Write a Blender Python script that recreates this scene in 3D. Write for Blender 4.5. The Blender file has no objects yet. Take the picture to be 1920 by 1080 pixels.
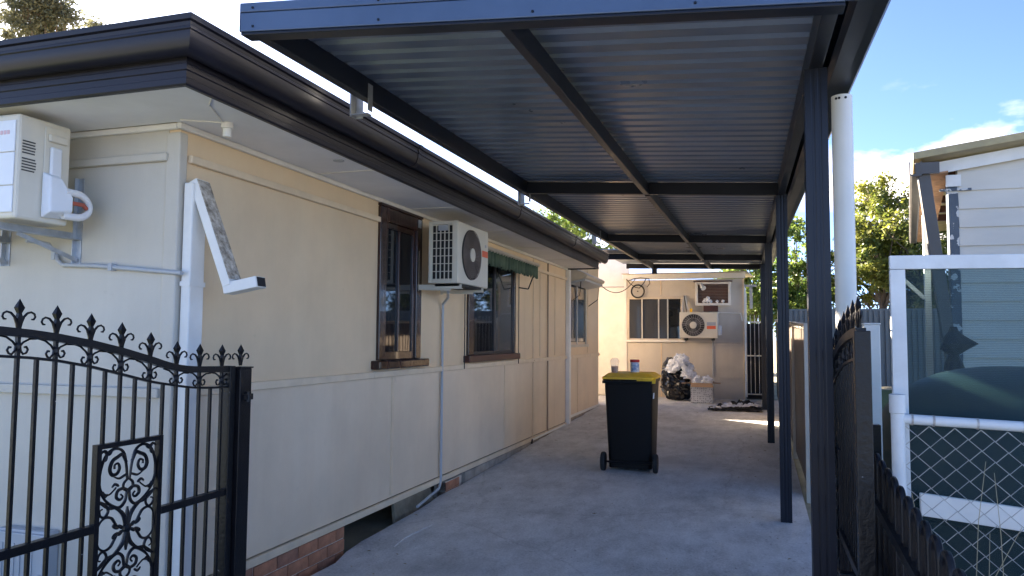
import bpy, bmesh, math, random
from mathutils import Vector, Matrix, noise
R = math.radians
random.seed(7)
S = bpy.context.scene
COL = S.collection

# ---------------------------------------------------------------- camera
cd = bpy.data.cameras.new('camera'); cam = bpy.data.objects.new('camera', cd); COL.objects.link(cam)
cd.sensor_width = 36.0; cd.lens = 1430.0 / 1920.0 * 36.0; cd.clip_start = 0.05; cd.clip_end = 3000
_r = Vector((0.95252458, 0.30438291, 0.00692526)); _u = Vector((0.01334551, -0.06446538, 0.9978307)); _f = Vector((-0.30416905, 0.95036586, 0.065467))
m = Matrix((_r, _u, -_f)).transposed().to_4x4(); m.translation = Vector((0, 0, 1.52)); cam.matrix_world = m
S.camera = cam

# ---------------------------------------------------------------- sky, sun, exposure
SUN_AZ = 58.0      # degrees to the left of +Y
SUN_EL = 23.0
w = bpy.data.worlds.new('World'); S.world = w; w.use_nodes = True
nt = w.node_tree; nt.nodes.clear()
N = nt.nodes.new; L = nt.links.new
out = N('ShaderNodeOutputWorld'); bg = N('ShaderNodeBackground'); sky = N('ShaderNodeTexSky')
sky.sky_type = 'NISHITA'; sky.sun_disc = False
sky.sun_elevation = R(SUN_EL); sky.sun_rotation = R(-SUN_AZ)
sky.air_density = 0.29; sky.dust_density = 0.45; sky.ozone_density = 3.0
bg.inputs['Strength'].default_value = 0.05
# small fair-weather clouds low over the horizon, all the way round
tc = N('ShaderNodeTexCoord'); sep = N('ShaderNodeSeparateXYZ'); L(tc.outputs['Generated'], sep.inputs[0])
mp = N('ShaderNodeMapping'); mp.inputs['Scale'].default_value = (3.1, 3.1, 7.5); mp.inputs['Location'].default_value = (4.42, 6.71, 0.73)
L(tc.outputs['Generated'], mp.inputs[0])
nz = N('ShaderNodeTexNoise'); nz.inputs['Scale'].default_value = 1.25; nz.inputs['Detail'].default_value = 9; nz.inputs['Roughness'].default_value = 0.52
L(mp.outputs[0], nz.inputs['Vector'])
cr = N('ShaderNodeValToRGB'); cr.color_ramp.elements[0].position = 0.54; cr.color_ramp.elements[1].position = 0.66
L(nz.outputs['Fac'], cr.inputs[0])
band = N('ShaderNodeValToRGB')
e = band.color_ramp.elements; e[0].position = 0.05; e[0].color = (0, 0, 0, 1); e[1].position = 0.12; e[1].color = (1, 1, 1, 1)
e2 = band.color_ramp.elements.new(0.22); e2.color = (1, 1, 1, 1); e3 = band.color_ramp.elements.new(0.31); e3.color = (0, 0, 0, 1)
L(sep.outputs['Z'], band.inputs[0])
mul = N('ShaderNodeMath'); mul.operation = 'MULTIPLY'; L(cr.outputs[0], mul.inputs[0]); L(band.outputs[0], mul.inputs[1])
mul2 = N('ShaderNodeMath'); mul2.operation = 'MULTIPLY'; L(mul.outputs[0], mul2.inputs[0]); mul2.inputs[1].default_value = 0.9
mix = N('ShaderNodeMixRGB'); mix.inputs[2].default_value = (5.2, 4.6, 4.1, 1)
L(mul2.outputs[0], mix.inputs[0]); L(sky.outputs[0], mix.inputs[1]); L(mix.outputs[0], bg.inputs[0]); L(bg.outputs[0], out.inputs[0])
sd = bpy.data.lights.new('sun', 'SUN'); sun = bpy.data.objects.new('sun', sd); COL.objects.link(sun)
sd.energy = 5.0; sd.angle = R(0.53); sd.color = (1.0, 0.85, 0.66)
tosun = Vector((-math.sin(R(SUN_AZ)) * math.cos(R(SUN_EL)), math.cos(R(SUN_AZ)) * math.cos(R(SUN_EL)), math.sin(R(SUN_EL))))
sun.rotation_euler = tosun.to_track_quat('Z', 'Y').to_euler(); sun.location = (-20, 14, 15)
S.view_settings.view_transform = 'Standard'; S.view_settings.look = 'None'; S.view_settings.gamma = 1.0
S.view_settings.use_curve_mapping = False
S.view_settings.exposure = 3.8
S.render.engine = 'CYCLES'; S.cycles.max_bounces = 7; S.cycles.diffuse_bounces = 5; S.cycles.glossy_bounces = 4; S.cycles.transparent_max_bounces = 12

# ---------------------------------------------------------------- materials
def mat(name, col, rough=0.6, metal=0.0, var=0.12, vscale=3.0, bump=0.0, bscale=60.0, spec=0.5, col2=None, stretch=(1, 1, 1), coat=0.0, fine=0.0, streak=0.0):
    m_ = bpy.data.materials.new(name); m_.use_nodes = True
    t = m_.node_tree; b = t.nodes['Principled BSDF']; n = t.nodes.new; l = t.links.new
    b.inputs['Roughness'].default_value = rough; b.inputs['Metallic'].default_value = metal
    b.inputs['Specular IOR Level'].default_value = spec; b.inputs['Coat Weight'].default_value = coat
    tcn = n('ShaderNodeTexCoord'); mpn = n('ShaderNodeMapping'); mpn.inputs['Scale'].default_value = stretch
    l(tcn.outputs['Object'], mpn.inputs[0])
    nn = n('ShaderNodeTexNoise'); nn.inputs['Scale'].default_value = vscale; nn.inputs['Detail'].default_value = 6; nn.inputs['Roughness'].default_value = 0.62
    l(mpn.outputs[0], nn.inputs['Vector'])
    rp = n('ShaderNodeValToRGB')
    c1 = tuple(max(0, c * (1 - var)) for c in col) + (1,); c2 = (tuple(min(1, c * (1 + var)) for c in col) if col2 is None else tuple(col2)) + (1,)
    rp.color_ramp.elements[0].position = 0.33; rp.color_ramp.elements[0].color = c1
    rp.color_ramp.elements[1].position = 0.67; rp.color_ramp.elements[1].color = c2
    l(nn.outputs['Fac'], rp.inputs[0]); last = rp.outputs[0]
    if fine:
        nf = n('ShaderNodeTexNoise'); nf.inputs['Scale'].default_value = 140; nf.inputs['Detail'].default_value = 3
        l(tcn.outputs['Object'], nf.inputs['Vector'])
        mx = n('ShaderNodeMixRGB'); mx.blend_type = 'OVERLAY'; mx.inputs[0].default_value = fine
        l(last, mx.inputs[1]); l(nf.outputs['Fac'], mx.inputs[2]); last = mx.outputs[0]
    if streak:
        ms = n('ShaderNodeMapping'); ms.inputs['Scale'].default_value = (2.6, 2.6, 0.22); l(tcn.outputs['Object'], ms.inputs[0])
        nf = n('ShaderNodeTexNoise'); nf.inputs['Scale'].default_value = 1.6; nf.inputs['Detail'].default_value = 7; nf.inputs['Roughness'].default_value = 0.7; l(ms.outputs[0], nf.inputs['Vector'])
        mx = n('ShaderNodeMixRGB'); mx.blend_type = 'OVERLAY'; mx.inputs[0].default_value = streak; l(last, mx.inputs[1]); l(nf.outputs['Fac'], mx.inputs[2]); last = mx.outputs[0]
        n5 = n('ShaderNodeTexNoise'); n5.inputs['Scale'].default_value = 5.5; n5.inputs['Detail'].default_value = 3; l(tcn.outputs['Object'], n5.inputs['Vector'])
        r5 = n('ShaderNodeValToRGB'); r5.color_ramp.elements[0].position = 0.70; r5.color_ramp.elements[0].color = (0, 0, 0, 1); r5.color_ramp.elements[1].position = 0.76; r5.color_ramp.elements[1].color = (0.35, 0.35, 0.35, 1); l(n5.outputs['Fac'], r5.inputs[0])
        m5 = n('ShaderNodeMixRGB'); l(r5.outputs[0], m5.inputs[0]); l(last, m5.inputs[1]); m5.inputs[2].default_value = tuple(c * 0.72 for c in col) + (1,); last = m5.outputs[0]
    l(last, b.inputs['Base Color'])
    rr = n('ShaderNodeMapRange'); rr.inputs['To Min'].default_value = max(0, rough - 0.08); rr.inputs['To Max'].default_value = min(1, rough + 0.1)
    l(nn.outputs['Fac'], rr.inputs['Value']); l(rr.outputs[0], b.inputs['Roughness'])
    if bump:
        nb = n('ShaderNodeTexNoise'); nb.inputs['Scale'].default_value = bscale; nb.inputs['Detail'].default_value = 4
        l(mpn.outputs[0], nb.inputs['Vector'])
        bp = n('ShaderNodeBump'); bp.inputs['Strength'].default_value = bump; bp.inputs['Distance'].default_value = 0.01
        l(nb.outputs['Fac'], bp.inputs['Height']); l(bp.outputs[0], b.inputs['Normal'])
    return m_

M = {}
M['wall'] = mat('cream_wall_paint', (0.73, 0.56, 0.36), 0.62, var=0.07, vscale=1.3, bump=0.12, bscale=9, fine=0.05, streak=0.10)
M['wall_rear'] = mat('greyer_cream_wall_paint', (0.56, 0.51, 0.44), 0.62, var=0.08, vscale=1.3, bump=0.12, bscale=9, fine=0.05, streak=0.12)  # greyer and dimmer cream than the house walls
M['wall_front'] = mat('cream_wall_paint_skylit', (0.53, 0.495, 0.425), 0.62, var=0.07, vscale=1.3, bump=0.12, bscale=9, fine=0.05, streak=0.10)  # same house paint greyed to paint the cool sky light on the front
M['wall_low'] = mat('cream_wall_paint_weathered_skylit', (0.71, 0.575, 0.415), 0.6, var=0.09, vscale=1.1, bump=0.12, bscale=8, fine=0.07, streak=0.14)  # weathered streaks, plus a cooler tint painting the sky light on the lower wall
M['trimcream'] = mat('cream_trim_paint', (0.71, 0.57, 0.395), 0.55, var=0.08, vscale=5, bump=0.1)
M['white'] = mat('white_paint', (0.74, 0.73, 0.69), 0.45, var=0.07, vscale=4, bump=0.06)
M['soffit'] = mat('white_soffit_paint', (0.78, 0.79, 0.80), 0.7, var=0.07, vscale=2, bump=0.08, bscale=14)
M['fascia'] = mat('charcoal_colour_steel', (0.013, 0.0125, 0.020), 0.42, var=0.15, vscale=3, spec=0.35)
M['roofdark'] = mat('charcoal_roof', (0.03, 0.03, 0.034), 0.5)
M['timber'] = mat('dark_stained_timber', (0.019, 0.0075, 0.0055), 0.24, var=0.5, vscale=9, stretch=(1, 1, 0.08), bump=0.25, bscale=40, col2=(0.055, 0.018, 0.011), coat=0.3)
M['rtimber'] = mat('red_brown_timber', (0.07, 0.02, 0.011), 0.4, var=0.4, vscale=9, stretch=(1, 0.1, 1), bump=0.2, bscale=40)
M['brick'] = mat('red_brick', (0.40, 0.175, 0.095), 0.85, var=0.35, vscale=7, bump=0.6, bscale=70)
M['brick2'] = mat('brown_brick', (0.31, 0.145, 0.09), 0.85, var=0.35, vscale=9, bump=0.6, bscale=70)
M['mortar'] = mat('mortar', (0.58, 0.50, 0.41), 0.95, var=0.2, vscale=20, bump=0.5)
M['void'] = mat('subfloor_shade_black', (0.012, 0.011, 0.010), 0.95, var=0.4, vscale=8)  # near-black puts the shade under the floor into the colour
M['path'] = mat('grey_footpath', (0.20, 0.195, 0.185), 0.85, var=0.15, vscale=3, bump=0.3)
M['mortar2'] = mat('grey_mortar_smear', (0.60, 0.59, 0.57), 0.9, var=0.2, vscale=12)
M['fibro'] = mat('stained_fibro_offcut', (0.20, 0.175, 0.125), 0.9, var=0.35, vscale=6, bump=0.4)
M['plinth'] = mat('weathered_cement_plinth', (0.33, 0.29, 0.24), 0.9, var=0.3, vscale=5, bump=0.4)
M['cp'] = mat('carport_charcoal_steel', (0.007, 0.010, 0.019), 0.36, var=0.14, vscale=3, spec=0.32)
M['cpf'] = mat('carport_fascia_sky_blue', (0.055, 0.090, 0.165), 0.3, var=0.12, vscale=2, coat=0.25)  # blue of the reflected sky put into the fascia colour
M['cproof'] = mat('carport_sheet_underside', (0.135, 0.175, 0.245), 0.29, var=0.22, vscale=0.9, metal=0.2)
M['galv'] = mat('galvanised_steel', (0.42, 0.44, 0.46), 0.42, metal=0.7, var=0.15, vscale=14)
M['pvc'] = mat('white_pvc', (0.72, 0.71, 0.66), 0.38, var=0.05, vscale=3)
M['greypvc'] = mat('grey_conduit', (0.40, 0.42, 0.44), 0.45, var=0.08)
M['iron'] = mat('black_gloss_iron', (0.005, 0.005, 0.007), 0.34, var=0.3, vscale=12, bump=0.15, bscale=120, spec=0.3)
M['ac'] = mat('aged_cream_casing', (0.64, 0.60, 0.50), 0.45, var=0.06, vscale=3)
M['ac_w'] = mat('white_panel_casing', (0.72, 0.74, 0.76), 0.4, var=0.05, vscale=3)
M['grille'] = mat('grey_brown_grille', (0.15, 0.115, 0.095), 0.5)
M['dark'] = mat('dark_interior', (0.010, 0.010, 0.012), 0.7, var=0.3)
M['fan'] = mat('fan_blade_grey', (0.07, 0.065, 0.065), 0.5)
M['orange'] = mat('orange_red_sticker', (0.72, 0.13, 0.05), 0.5, var=0.05)
M['greylab'] = mat('grey_sticker', (0.36, 0.38, 0.42), 0.5)
M['ink'] = mat('black_print', (0.05, 0.05, 0.05), 0.6)
M['pink'] = mat('faded_pink_print', (0.66, 0.45, 0.47), 0.6)
M['tanpipe'] = mat('tan_painted_pipe', (0.30, 0.215, 0.145), 0.5)
M['redpipe'] = mat('red_insulation', (0.40, 0.10, 0.06), 0.8)
M['foam'] = mat('white_insulation', (0.72, 0.71, 0.69), 0.8, bump=0.3)
M['binblack'] = mat('black_bin_plastic', (0.005, 0.005, 0.0055), 0.5, spec=0.25, var=0.2, bump=0.1, bscale=200)
M['binyellow'] = mat('yellow_bin_lid', (0.90, 0.50, 0.02), 0.5, var=0.15, vscale=8, bump=0.08)
M['rubber'] = mat('rubber', (0.015, 0.015, 0.015), 0.75)
M['alu'] = mat('aluminium_frame', (0.50, 0.49, 0.46), 0.4, metal=0.4)
M['creamalu'] = mat('cream_window_frame', (0.55, 0.48, 0.38), 0.45)
M['blackfr'] = mat('dark_window_frame', (0.016, 0.016, 0.018), 0.4)
M['blind'] = mat('grey_blind', (0.20, 0.21, 0.22), 0.8, var=0.1)
M['green'] = mat('green_awning_canvas', (0.025, 0.075, 0.045), 0.8, var=0.4, vscale=5, stretch=(1, 6, 1), col2=(0.10, 0.135, 0.08))
M['dirtypipe'] = mat('dirty_pipe_inside', (0.36, 0.28, 0.19), 0.9, var=0.55, vscale=30, bump=0.4, col2=(0.62, 0.56, 0.47))
M['bag'] = mat('black_plastic_bag', (0.010, 0.010, 0.011), 0.22, var=0.2)
M['trash'] = mat('white_crumpled_plastic', (0.78, 0.80, 0.83), 0.45, var=0.2, vscale=16)
M['card'] = mat('cardboard', (0.42, 0.26, 0.14), 0.85, var=0.1)
M['redlid'] = mat('red_lid', (0.45, 0.02, 0.025), 0.4)
M['bluelab'] = mat('blue_white_label', (0.03, 0.14, 0.42), 0.45, var=0.1, vscale=24, col2=(0.62, 0.70, 0.76), stretch=(1, 1, 1.6))
M['coffee'] = mat('brown_drink', (0.36, 0.17, 0.075), 0.4)
M['cup'] = mat('cloudy_cup_plastic', (0.50, 0.43, 0.36), 0.25)
M['cloth_b'] = mat('black_fabric', (0.012, 0.012, 0.014), 0.8, var=0.3)
M['cloth_w'] = mat('white_fabric', (0.55, 0.57, 0.62), 0.7, var=0.25, vscale=12)
M['fence'] = mat('brown_steel_fence', (0.135, 0.105, 0.08), 0.5, var=0.1)
M['fencetop'] = mat('pale_fence_cap', (0.50, 0.45, 0.37), 0.5)
M['gfence'] = mat('grey_steel_fence', (0.17, 0.165, 0.155), 0.55, var=0.1)
M['board'] = mat('pale_weatherboard_paint', (0.62, 0.58, 0.50), 0.6, var=0.08, vscale=3, bump=0.15, bscale=30, stretch=(0.3, 1, 1))
M['barge'] = mat('yellowed_barge_metal', (0.36, 0.29, 0.15), 0.6, var=0.2, vscale=5)
M['lining'] = mat('raw_lining_board', (0.40, 0.21, 0.105), 0.8, var=0.25, vscale=5, bump=0.2)
M['nbrown'] = mat('brown_grey_gutter', (0.085, 0.077, 0.070), 0.5, var=0.15)
M['green_tank'] = mat('dark_green_poly', (0.008, 0.032, 0.026), 0.5, var=0.25, vscale=3)
M['tube'] = mat('chipped_white_tube', (0.60, 0.63, 0.64), 0.5, var=0.1, vscale=7, bump=0.1)
M['wire'] = mat('galvanised_wire', (0.42, 0.40, 0.37), 0.5, metal=0.4, var=0.2, vscale=20)
M['straw'] = mat('dry_grass', (0.40, 0.33, 0.20), 0.9)
M['grass'] = mat('lawn', (0.06, 0.11, 0.025), 0.95, var=0.4, vscale=14, bump=0.6, bscale=80, col2=(0.12, 0.15, 0.04))
M['asphalt'] = mat('worn_pale_road', (0.075, 0.075, 0.077), 0.9, var=0.2, vscale=3, bump=0.4)
M['soil'] = mat('bare_soil', (0.085, 0.07, 0.05), 0.95, var=0.3, vscale=4, bump=0.5)
M['dry'] = mat('dry_pale_lawn', (0.26, 0.235, 0.16), 0.95, var=0.25, vscale=2, bump=0.5, bscale=60)
M['bark'] = mat('bark', (0.13, 0.10, 0.075), 0.95, var=0.35, vscale=10, stretch=(1, 1, 0.3), bump=0.6, bscale=20)

def peeling(name, base, under, scale=11, lo_=0.58, rough=0.55):
    m_ = mat(name, base, rough, var=0.15, vscale=6, bump=0.2, spec=0.3); t = m_.node_tree; b = t.nodes['Principled BSDF']
    n = t.nodes.new; l = t.links.new
    src = b.inputs['Base Color'].links[0].from_socket
    tcn = n('ShaderNodeTexCoord'); nn = n('ShaderNodeTexNoise'); nn.inputs['Scale'].default_value = scale; nn.inputs['Detail'].default_value = 5
    l(tcn.outputs['Object'], nn.inputs['Vector']); rp = n('ShaderNodeValToRGB'); rp.color_ramp.elements[0].position = lo_; rp.color_ramp.elements[1].position = lo_ + 0.02
    l(nn.outputs['Fac'], rp.inputs[0]); mx = n('ShaderNodeMixRGB'); l(rp.outputs[0], mx.inputs[0]); l(src, mx.inputs[1]); mx.inputs[2].default_value = under + (1,)
    l(mx.outputs[0], b.inputs['Base Color']); return m_
M['peel'] = peeling('peeling_blue_grey_paint', (0.085, 0.105, 0.13), (0.55, 0.55, 0.53))
M['ironchip'] = peeling('chipped_black_iron', (0.006, 0.0065, 0.008), (0.45, 0.45, 0.45), 34, 0.735, 0.34)

def glass(name, tint, rough=0.03):
    m_ = bpy.data.materials.new(name); m_.use_nodes = True; b = m_.node_tree.nodes['Principled BSDF']
    b.inputs['Base Color'].default_value = tint + (1,); b.inputs['Roughness'].default_value = rough; b.inputs['Specular IOR Level'].default_value = 0.7
    n = m_.node_tree.nodes.new; l = m_.node_tree.links.new
    nn = n('ShaderNodeTexNoise'); nn.inputs['Scale'].default_value = 1.6; bp = n('ShaderNodeBump'); bp.inputs['Strength'].default_value = 0.04; bp.inputs['Distance'].default_value = 0.02
    tcn = n('ShaderNodeTexCoord'); l(tcn.outputs['Object'], nn.inputs['Vector']); l(nn.outputs['Fac'], bp.inputs['Height']); l(bp.outputs[0], b.inputs['Normal'])
    return m_
M['glass'] = glass('dark_window_glass', (0.012, 0.014, 0.017)); M['glass2'] = glass('curtained_window_glass', (0.055, 0.065, 0.07))
M['glass3'] = glass('blind_behind_glass', (0.045, 0.05, 0.06), 0.08)

def mesh_screen(name):
    m_ = bpy.data.materials.new(name); m_.use_nodes = True; t = m_.node_tree; b = t.nodes['Principled BSDF']; n = t.nodes.new; l = t.links.new
    b.inputs['Base Color'].default_value = (0.05, 0.085, 0.095, 1); b.inputs['Roughness'].default_value = 0.6
    tr = n('ShaderNodeBsdfTransparent'); tr.inputs[0].default_value = (0.70, 0.81, 0.83, 1); mx = n('ShaderNodeMixShader')
    tcn = n('ShaderNodeTexCoord'); wv = n('ShaderNodeTexWave'); wv.bands_direction = 'Z'; wv.inputs['Scale'].default_value = 55; wv.inputs['Distortion'].default_value = 0.4
    l(tcn.outputs['Object'], wv.inputs['Vector']); mr = n('ShaderNodeMapRange'); mr.inputs['To Min'].default_value = 0.15; mr.inputs['To Max'].default_value = 0.27
    l(wv.outputs['Fac'], mr.inputs['Value']); l(mr.outputs[0], mx.inputs[0]); l(tr.outputs[0], mx.inputs[1]); l(b.outputs[0], mx.inputs[2])
    l(mx.outputs[0], t.nodes['Material Output'].inputs['Surface']); return m_
M['screen'] = mesh_screen('teal_insect_mesh')

def clear(name):
    m_ = bpy.data.materials.new(name); m_.use_nodes = True; t = m_.node_tree; b = t.nodes['Principled BSDF']; n = t.nodes.new; l = t.links.new
    b.inputs['Base Color'].default_value = (0.7, 0.7, 0.68, 1); b.inputs['Roughness'].default_value = 0.12
    tr = n('ShaderNodeBsdfTransparent'); mx = n('ShaderNodeMixShader'); mx.inputs[0].default_value = 0.24
    l(tr.outputs[0], mx.inputs[1]); l(b.outputs[0], mx.inputs[2]); l(mx.outputs[0], t.nodes['Material Output'].inputs['Surface']); return m_
M['clear'] = clear('clear_plastic')

def leafmat(name, c1, c2):
    m_ = bpy.data.materials.new(name); m_.use_nodes = True; t = m_.node_tree; b = t.nodes['Principled BSDF']; n = t.nodes.new; l = t.links.new
    tcn = n('ShaderNodeTexCoord'); nn = n('ShaderNodeTexNoise'); nn.inputs['Scale'].default_value = 2.2; nn.inputs['Detail'].default_value = 5; l(tcn.outputs['Object'], nn.inputs['Vector'])
    rp = n('ShaderNodeValToRGB'); rp.color_ramp.elements[0].position = 0.35; rp.color_ramp.elements[1].position = 0.65
    rp.color_ramp.elements[0].color = c1 + (1,); rp.color_ramp.elements[1].color = c2 + (1,); l(nn.outputs['Fac'], rp.inputs[0]); l(rp.outputs[0], b.inputs['Base Color'])
    b.inputs['Roughness'].default_value = 0.55
    tl = n('ShaderNodeBsdfTranslucent'); l(rp.outputs[0], tl.inputs[0]); mx = n('ShaderNodeMixShader'); mx.inputs[0].default_value = 0.4
    l(b.outputs[0], mx.inputs[1]); l(tl.outputs[0], mx.inputs[2]); l(mx.outputs[0], t.nodes['Material Output'].inputs['Surface']); return m_
M['leaf'] = leafmat('yellow_green_leaves', (0.075, 0.11, 0.02), (0.18, 0.185, 0.03))
M['leaf2'] = leafmat('bright_green_leaves', (0.06, 0.12, 0.02), (0.17, 0.22, 0.04))
M['gum'] = leafmat('olive_gum_leaves', (0.085, 0.092, 0.05), (0.14, 0.14, 0.085))

def concrete():
    m_ = bpy.data.materials.new('worn_concrete'); m_.use_nodes = True; t = m_.node_tree; b = t.nodes['Principled BSDF']; n = t.nodes.new; l = t.links.new
    tcn = n('ShaderNodeTexCoord')
    def noise_(sc, det, ro=0.6, stretch=(1, 1, 1)):
        mpn = n('ShaderNodeMapping'); mpn.inputs['Scale'].default_value = stretch; l(tcn.outputs['Object'], mpn.inputs[0])
        x = n('ShaderNodeTexNoise'); x.inputs['Scale'].default_value = sc; x.inputs['Detail'].default_value = det; x.inputs['Roughness'].default_value = ro; l(mpn.outputs[0], x.inputs['Vector']); return x
    a = noise_(1.1, 8, 0.65); rp = n('ShaderNodeValToRGB'); e_ = rp.color_ramp.elements
    e_[0].position = 0.3; e_[0].color = (0.46, 0.46, 0.455, 1); e_[1].position = 0.7; e_[1].color = (0.66, 0.66, 0.65, 1); l(a.outputs['Fac'], rp.inputs[0])
    c = noise_(7, 6, 0.7, (1, 0.45, 1)); mx = n('ShaderNodeMixRGB'); mx.blend_type = 'OVERLAY'; mx.inputs[0].default_value = 0.6; l(rp.outputs[0], mx.inputs[1]); l(c.outputs['Fac'], mx.inputs[2])
    d = noise_(60, 4, 0.6); mx2 = n('ShaderNodeMixRGB'); mx2.blend_type = 'OVERLAY'; mx2.inputs[0].default_value = 0.5; l(mx.outputs[0], mx2.inputs[1]); l(d.outputs['Fac'], mx2.inputs[2])
    # dark oil blotches
    f = noise_(0.75, 4, 0.5); r2 = n('ShaderNodeValToRGB'); r2.color_ramp.elements[0].position = 0.56; r2.color_ramp.elements[1].position = 0.72
    r2.color_ramp.elements[1].color = (0.5, 0.5, 0.5, 1); r2.color_ramp.elements[0].color = (0, 0, 0, 1); l(f.outputs['Fac'], r2.inputs[0])
    mx3 = n('ShaderNodeMixRGB'); l(r2.outputs[0], mx3.inputs[0]); l(mx2.outputs[0], mx3.inputs[1]); mx3.inputs[2].default_value = (0.27, 0.265, 0.26, 1)
    # hairline cracks
    v = n('ShaderNodeTexVoronoi'); v.feature = 'DISTANCE_TO_EDGE'; v.inputs['Scale'].default_value = 0.32
    wn = noise_(1.4, 5); vm = n('ShaderNodeMixRGB'); vm.inputs[0].default_value = 0.25; l(tcn.outputs['Object'], vm.inputs[1]); l(wn.outputs['Color'], vm.inputs[2]); l(vm.outputs[0], v.inputs['Vector'])
    r3 = n('ShaderNodeValToRGB'); r3.color_ramp.elements[0].position = 0.0015; r3.color_ramp.elements[0].color = (0.45, 0.45, 0.45, 1); r3.color_ramp.elements[1].position = 0.004; r3.color_ramp.elements[1].color = (1, 1, 1, 1)
    l(v.outputs['Distance'], r3.inputs[0]); mx4 = n('ShaderNodeMixRGB'); mx4.blend_type = 'MULTIPLY'; mx4.inputs[0].default_value = 0.28; l(mx3.outputs[0], mx4.inputs[1]); l(r3.outputs[0], mx4.inputs[2])
    # fine dark specks and pale scuffs
    sn = noise_(28, 2, 0.5); rs = n('ShaderNodeValToRGB'); rs.color_ramp.elements[0].position = 0.69; rs.color_ramp.elements[0].color = (0, 0, 0, 1); rs.color_ramp.elements[1].position = 0.73; rs.color_ramp.elements[1].color = (0.55, 0.55, 0.55, 1); l(sn.outputs['Fac'], rs.inputs[0])
    mx6 = n('ShaderNodeMixRGB'); l(rs.outputs[0], mx6.inputs[0]); l(mx4.outputs[0], mx6.inputs[1]); mx6.inputs[2].default_value = (0.14, 0.135, 0.13, 1)
    pn = noise_(2.2, 8, 0.75, (0.35, 1.6, 1)); rq = n('ShaderNodeValToRGB'); rq.color_ramp.elements[0].position = 0.58; rq.color_ramp.elements[0].color = (0, 0, 0, 1); rq.color_ramp.elements[1].position = 0.66; rq.color_ramp.elements[1].color = (0.4, 0.4, 0.4, 1); l(pn.outputs['Fac'], rq.inputs[0])
    mx7 = n('ShaderNodeMixRGB'); l(rq.outputs[0], mx7.inputs[0]); l(mx6.outputs[0], mx7.inputs[1]); mx7.inputs[2].default_value = (0.66, 0.65, 0.63, 1)
    l(mx7.outputs[0], b.inputs['Base Color']); b.inputs['Roughness'].default_value = 0.78
    bp = n('ShaderNodeBump'); bp.inputs['Strength'].default_value = 0.35; bp.inputs['Distance'].default_value = 0.01; l(d.outputs['Fac'], bp.inputs['Height'])
    bp2 = n('ShaderNodeBump'); bp2.inputs['Strength'].default_value = 0.3; bp2.inputs['Distance'].default_value = 0.03; l(c.outputs['Fac'], bp2.inputs['Height']); l(bp.outputs[0], bp2.inputs['Normal']); l(bp2.outputs[0], b.inputs['Normal'])
    return m_
M['concrete'] = concrete()

def boxprint():
    m_ = mat('white_box_print', (0.58, 0.60, 0.63), 0.7, var=0.06); t = m_.node_tree; b = t.nodes['Principled BSDF']; n = t.nodes.new; l = t.links.new
    src = b.inputs['Base Color'].links[0].from_socket; tcn = n('ShaderNodeTexCoord')
    v = n('ShaderNodeTexVoronoi'); v.inputs['Scale'].default_value = 26; v.inputs['Randomness'].default_value = 0.35; l(tcn.outputs['Object'], v.inputs['Vector'])
    rp = n('ShaderNodeValToRGB'); rp.color_ramp.elements[0].position = 0.30; rp.color_ramp.elements[0].color = (0.22, 0.25, 0.32, 1); rp.color_ramp.elements[1].position = 0.36; rp.color_ramp.elements[1].color = (1, 1, 1, 1)
    l(v.outputs['Distance'], rp.inputs[0]); mx = n('ShaderNodeMixRGB'); mx.blend_type = 'MULTIPLY'; mx.inputs[0].default_value = 0.75; l(src, mx.inputs[1]); l(rp.outputs[0], mx.inputs[2]); l(mx.outputs[0], b.inputs['Base Color']); return m_
M['boxprint'] = boxprint()

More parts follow.
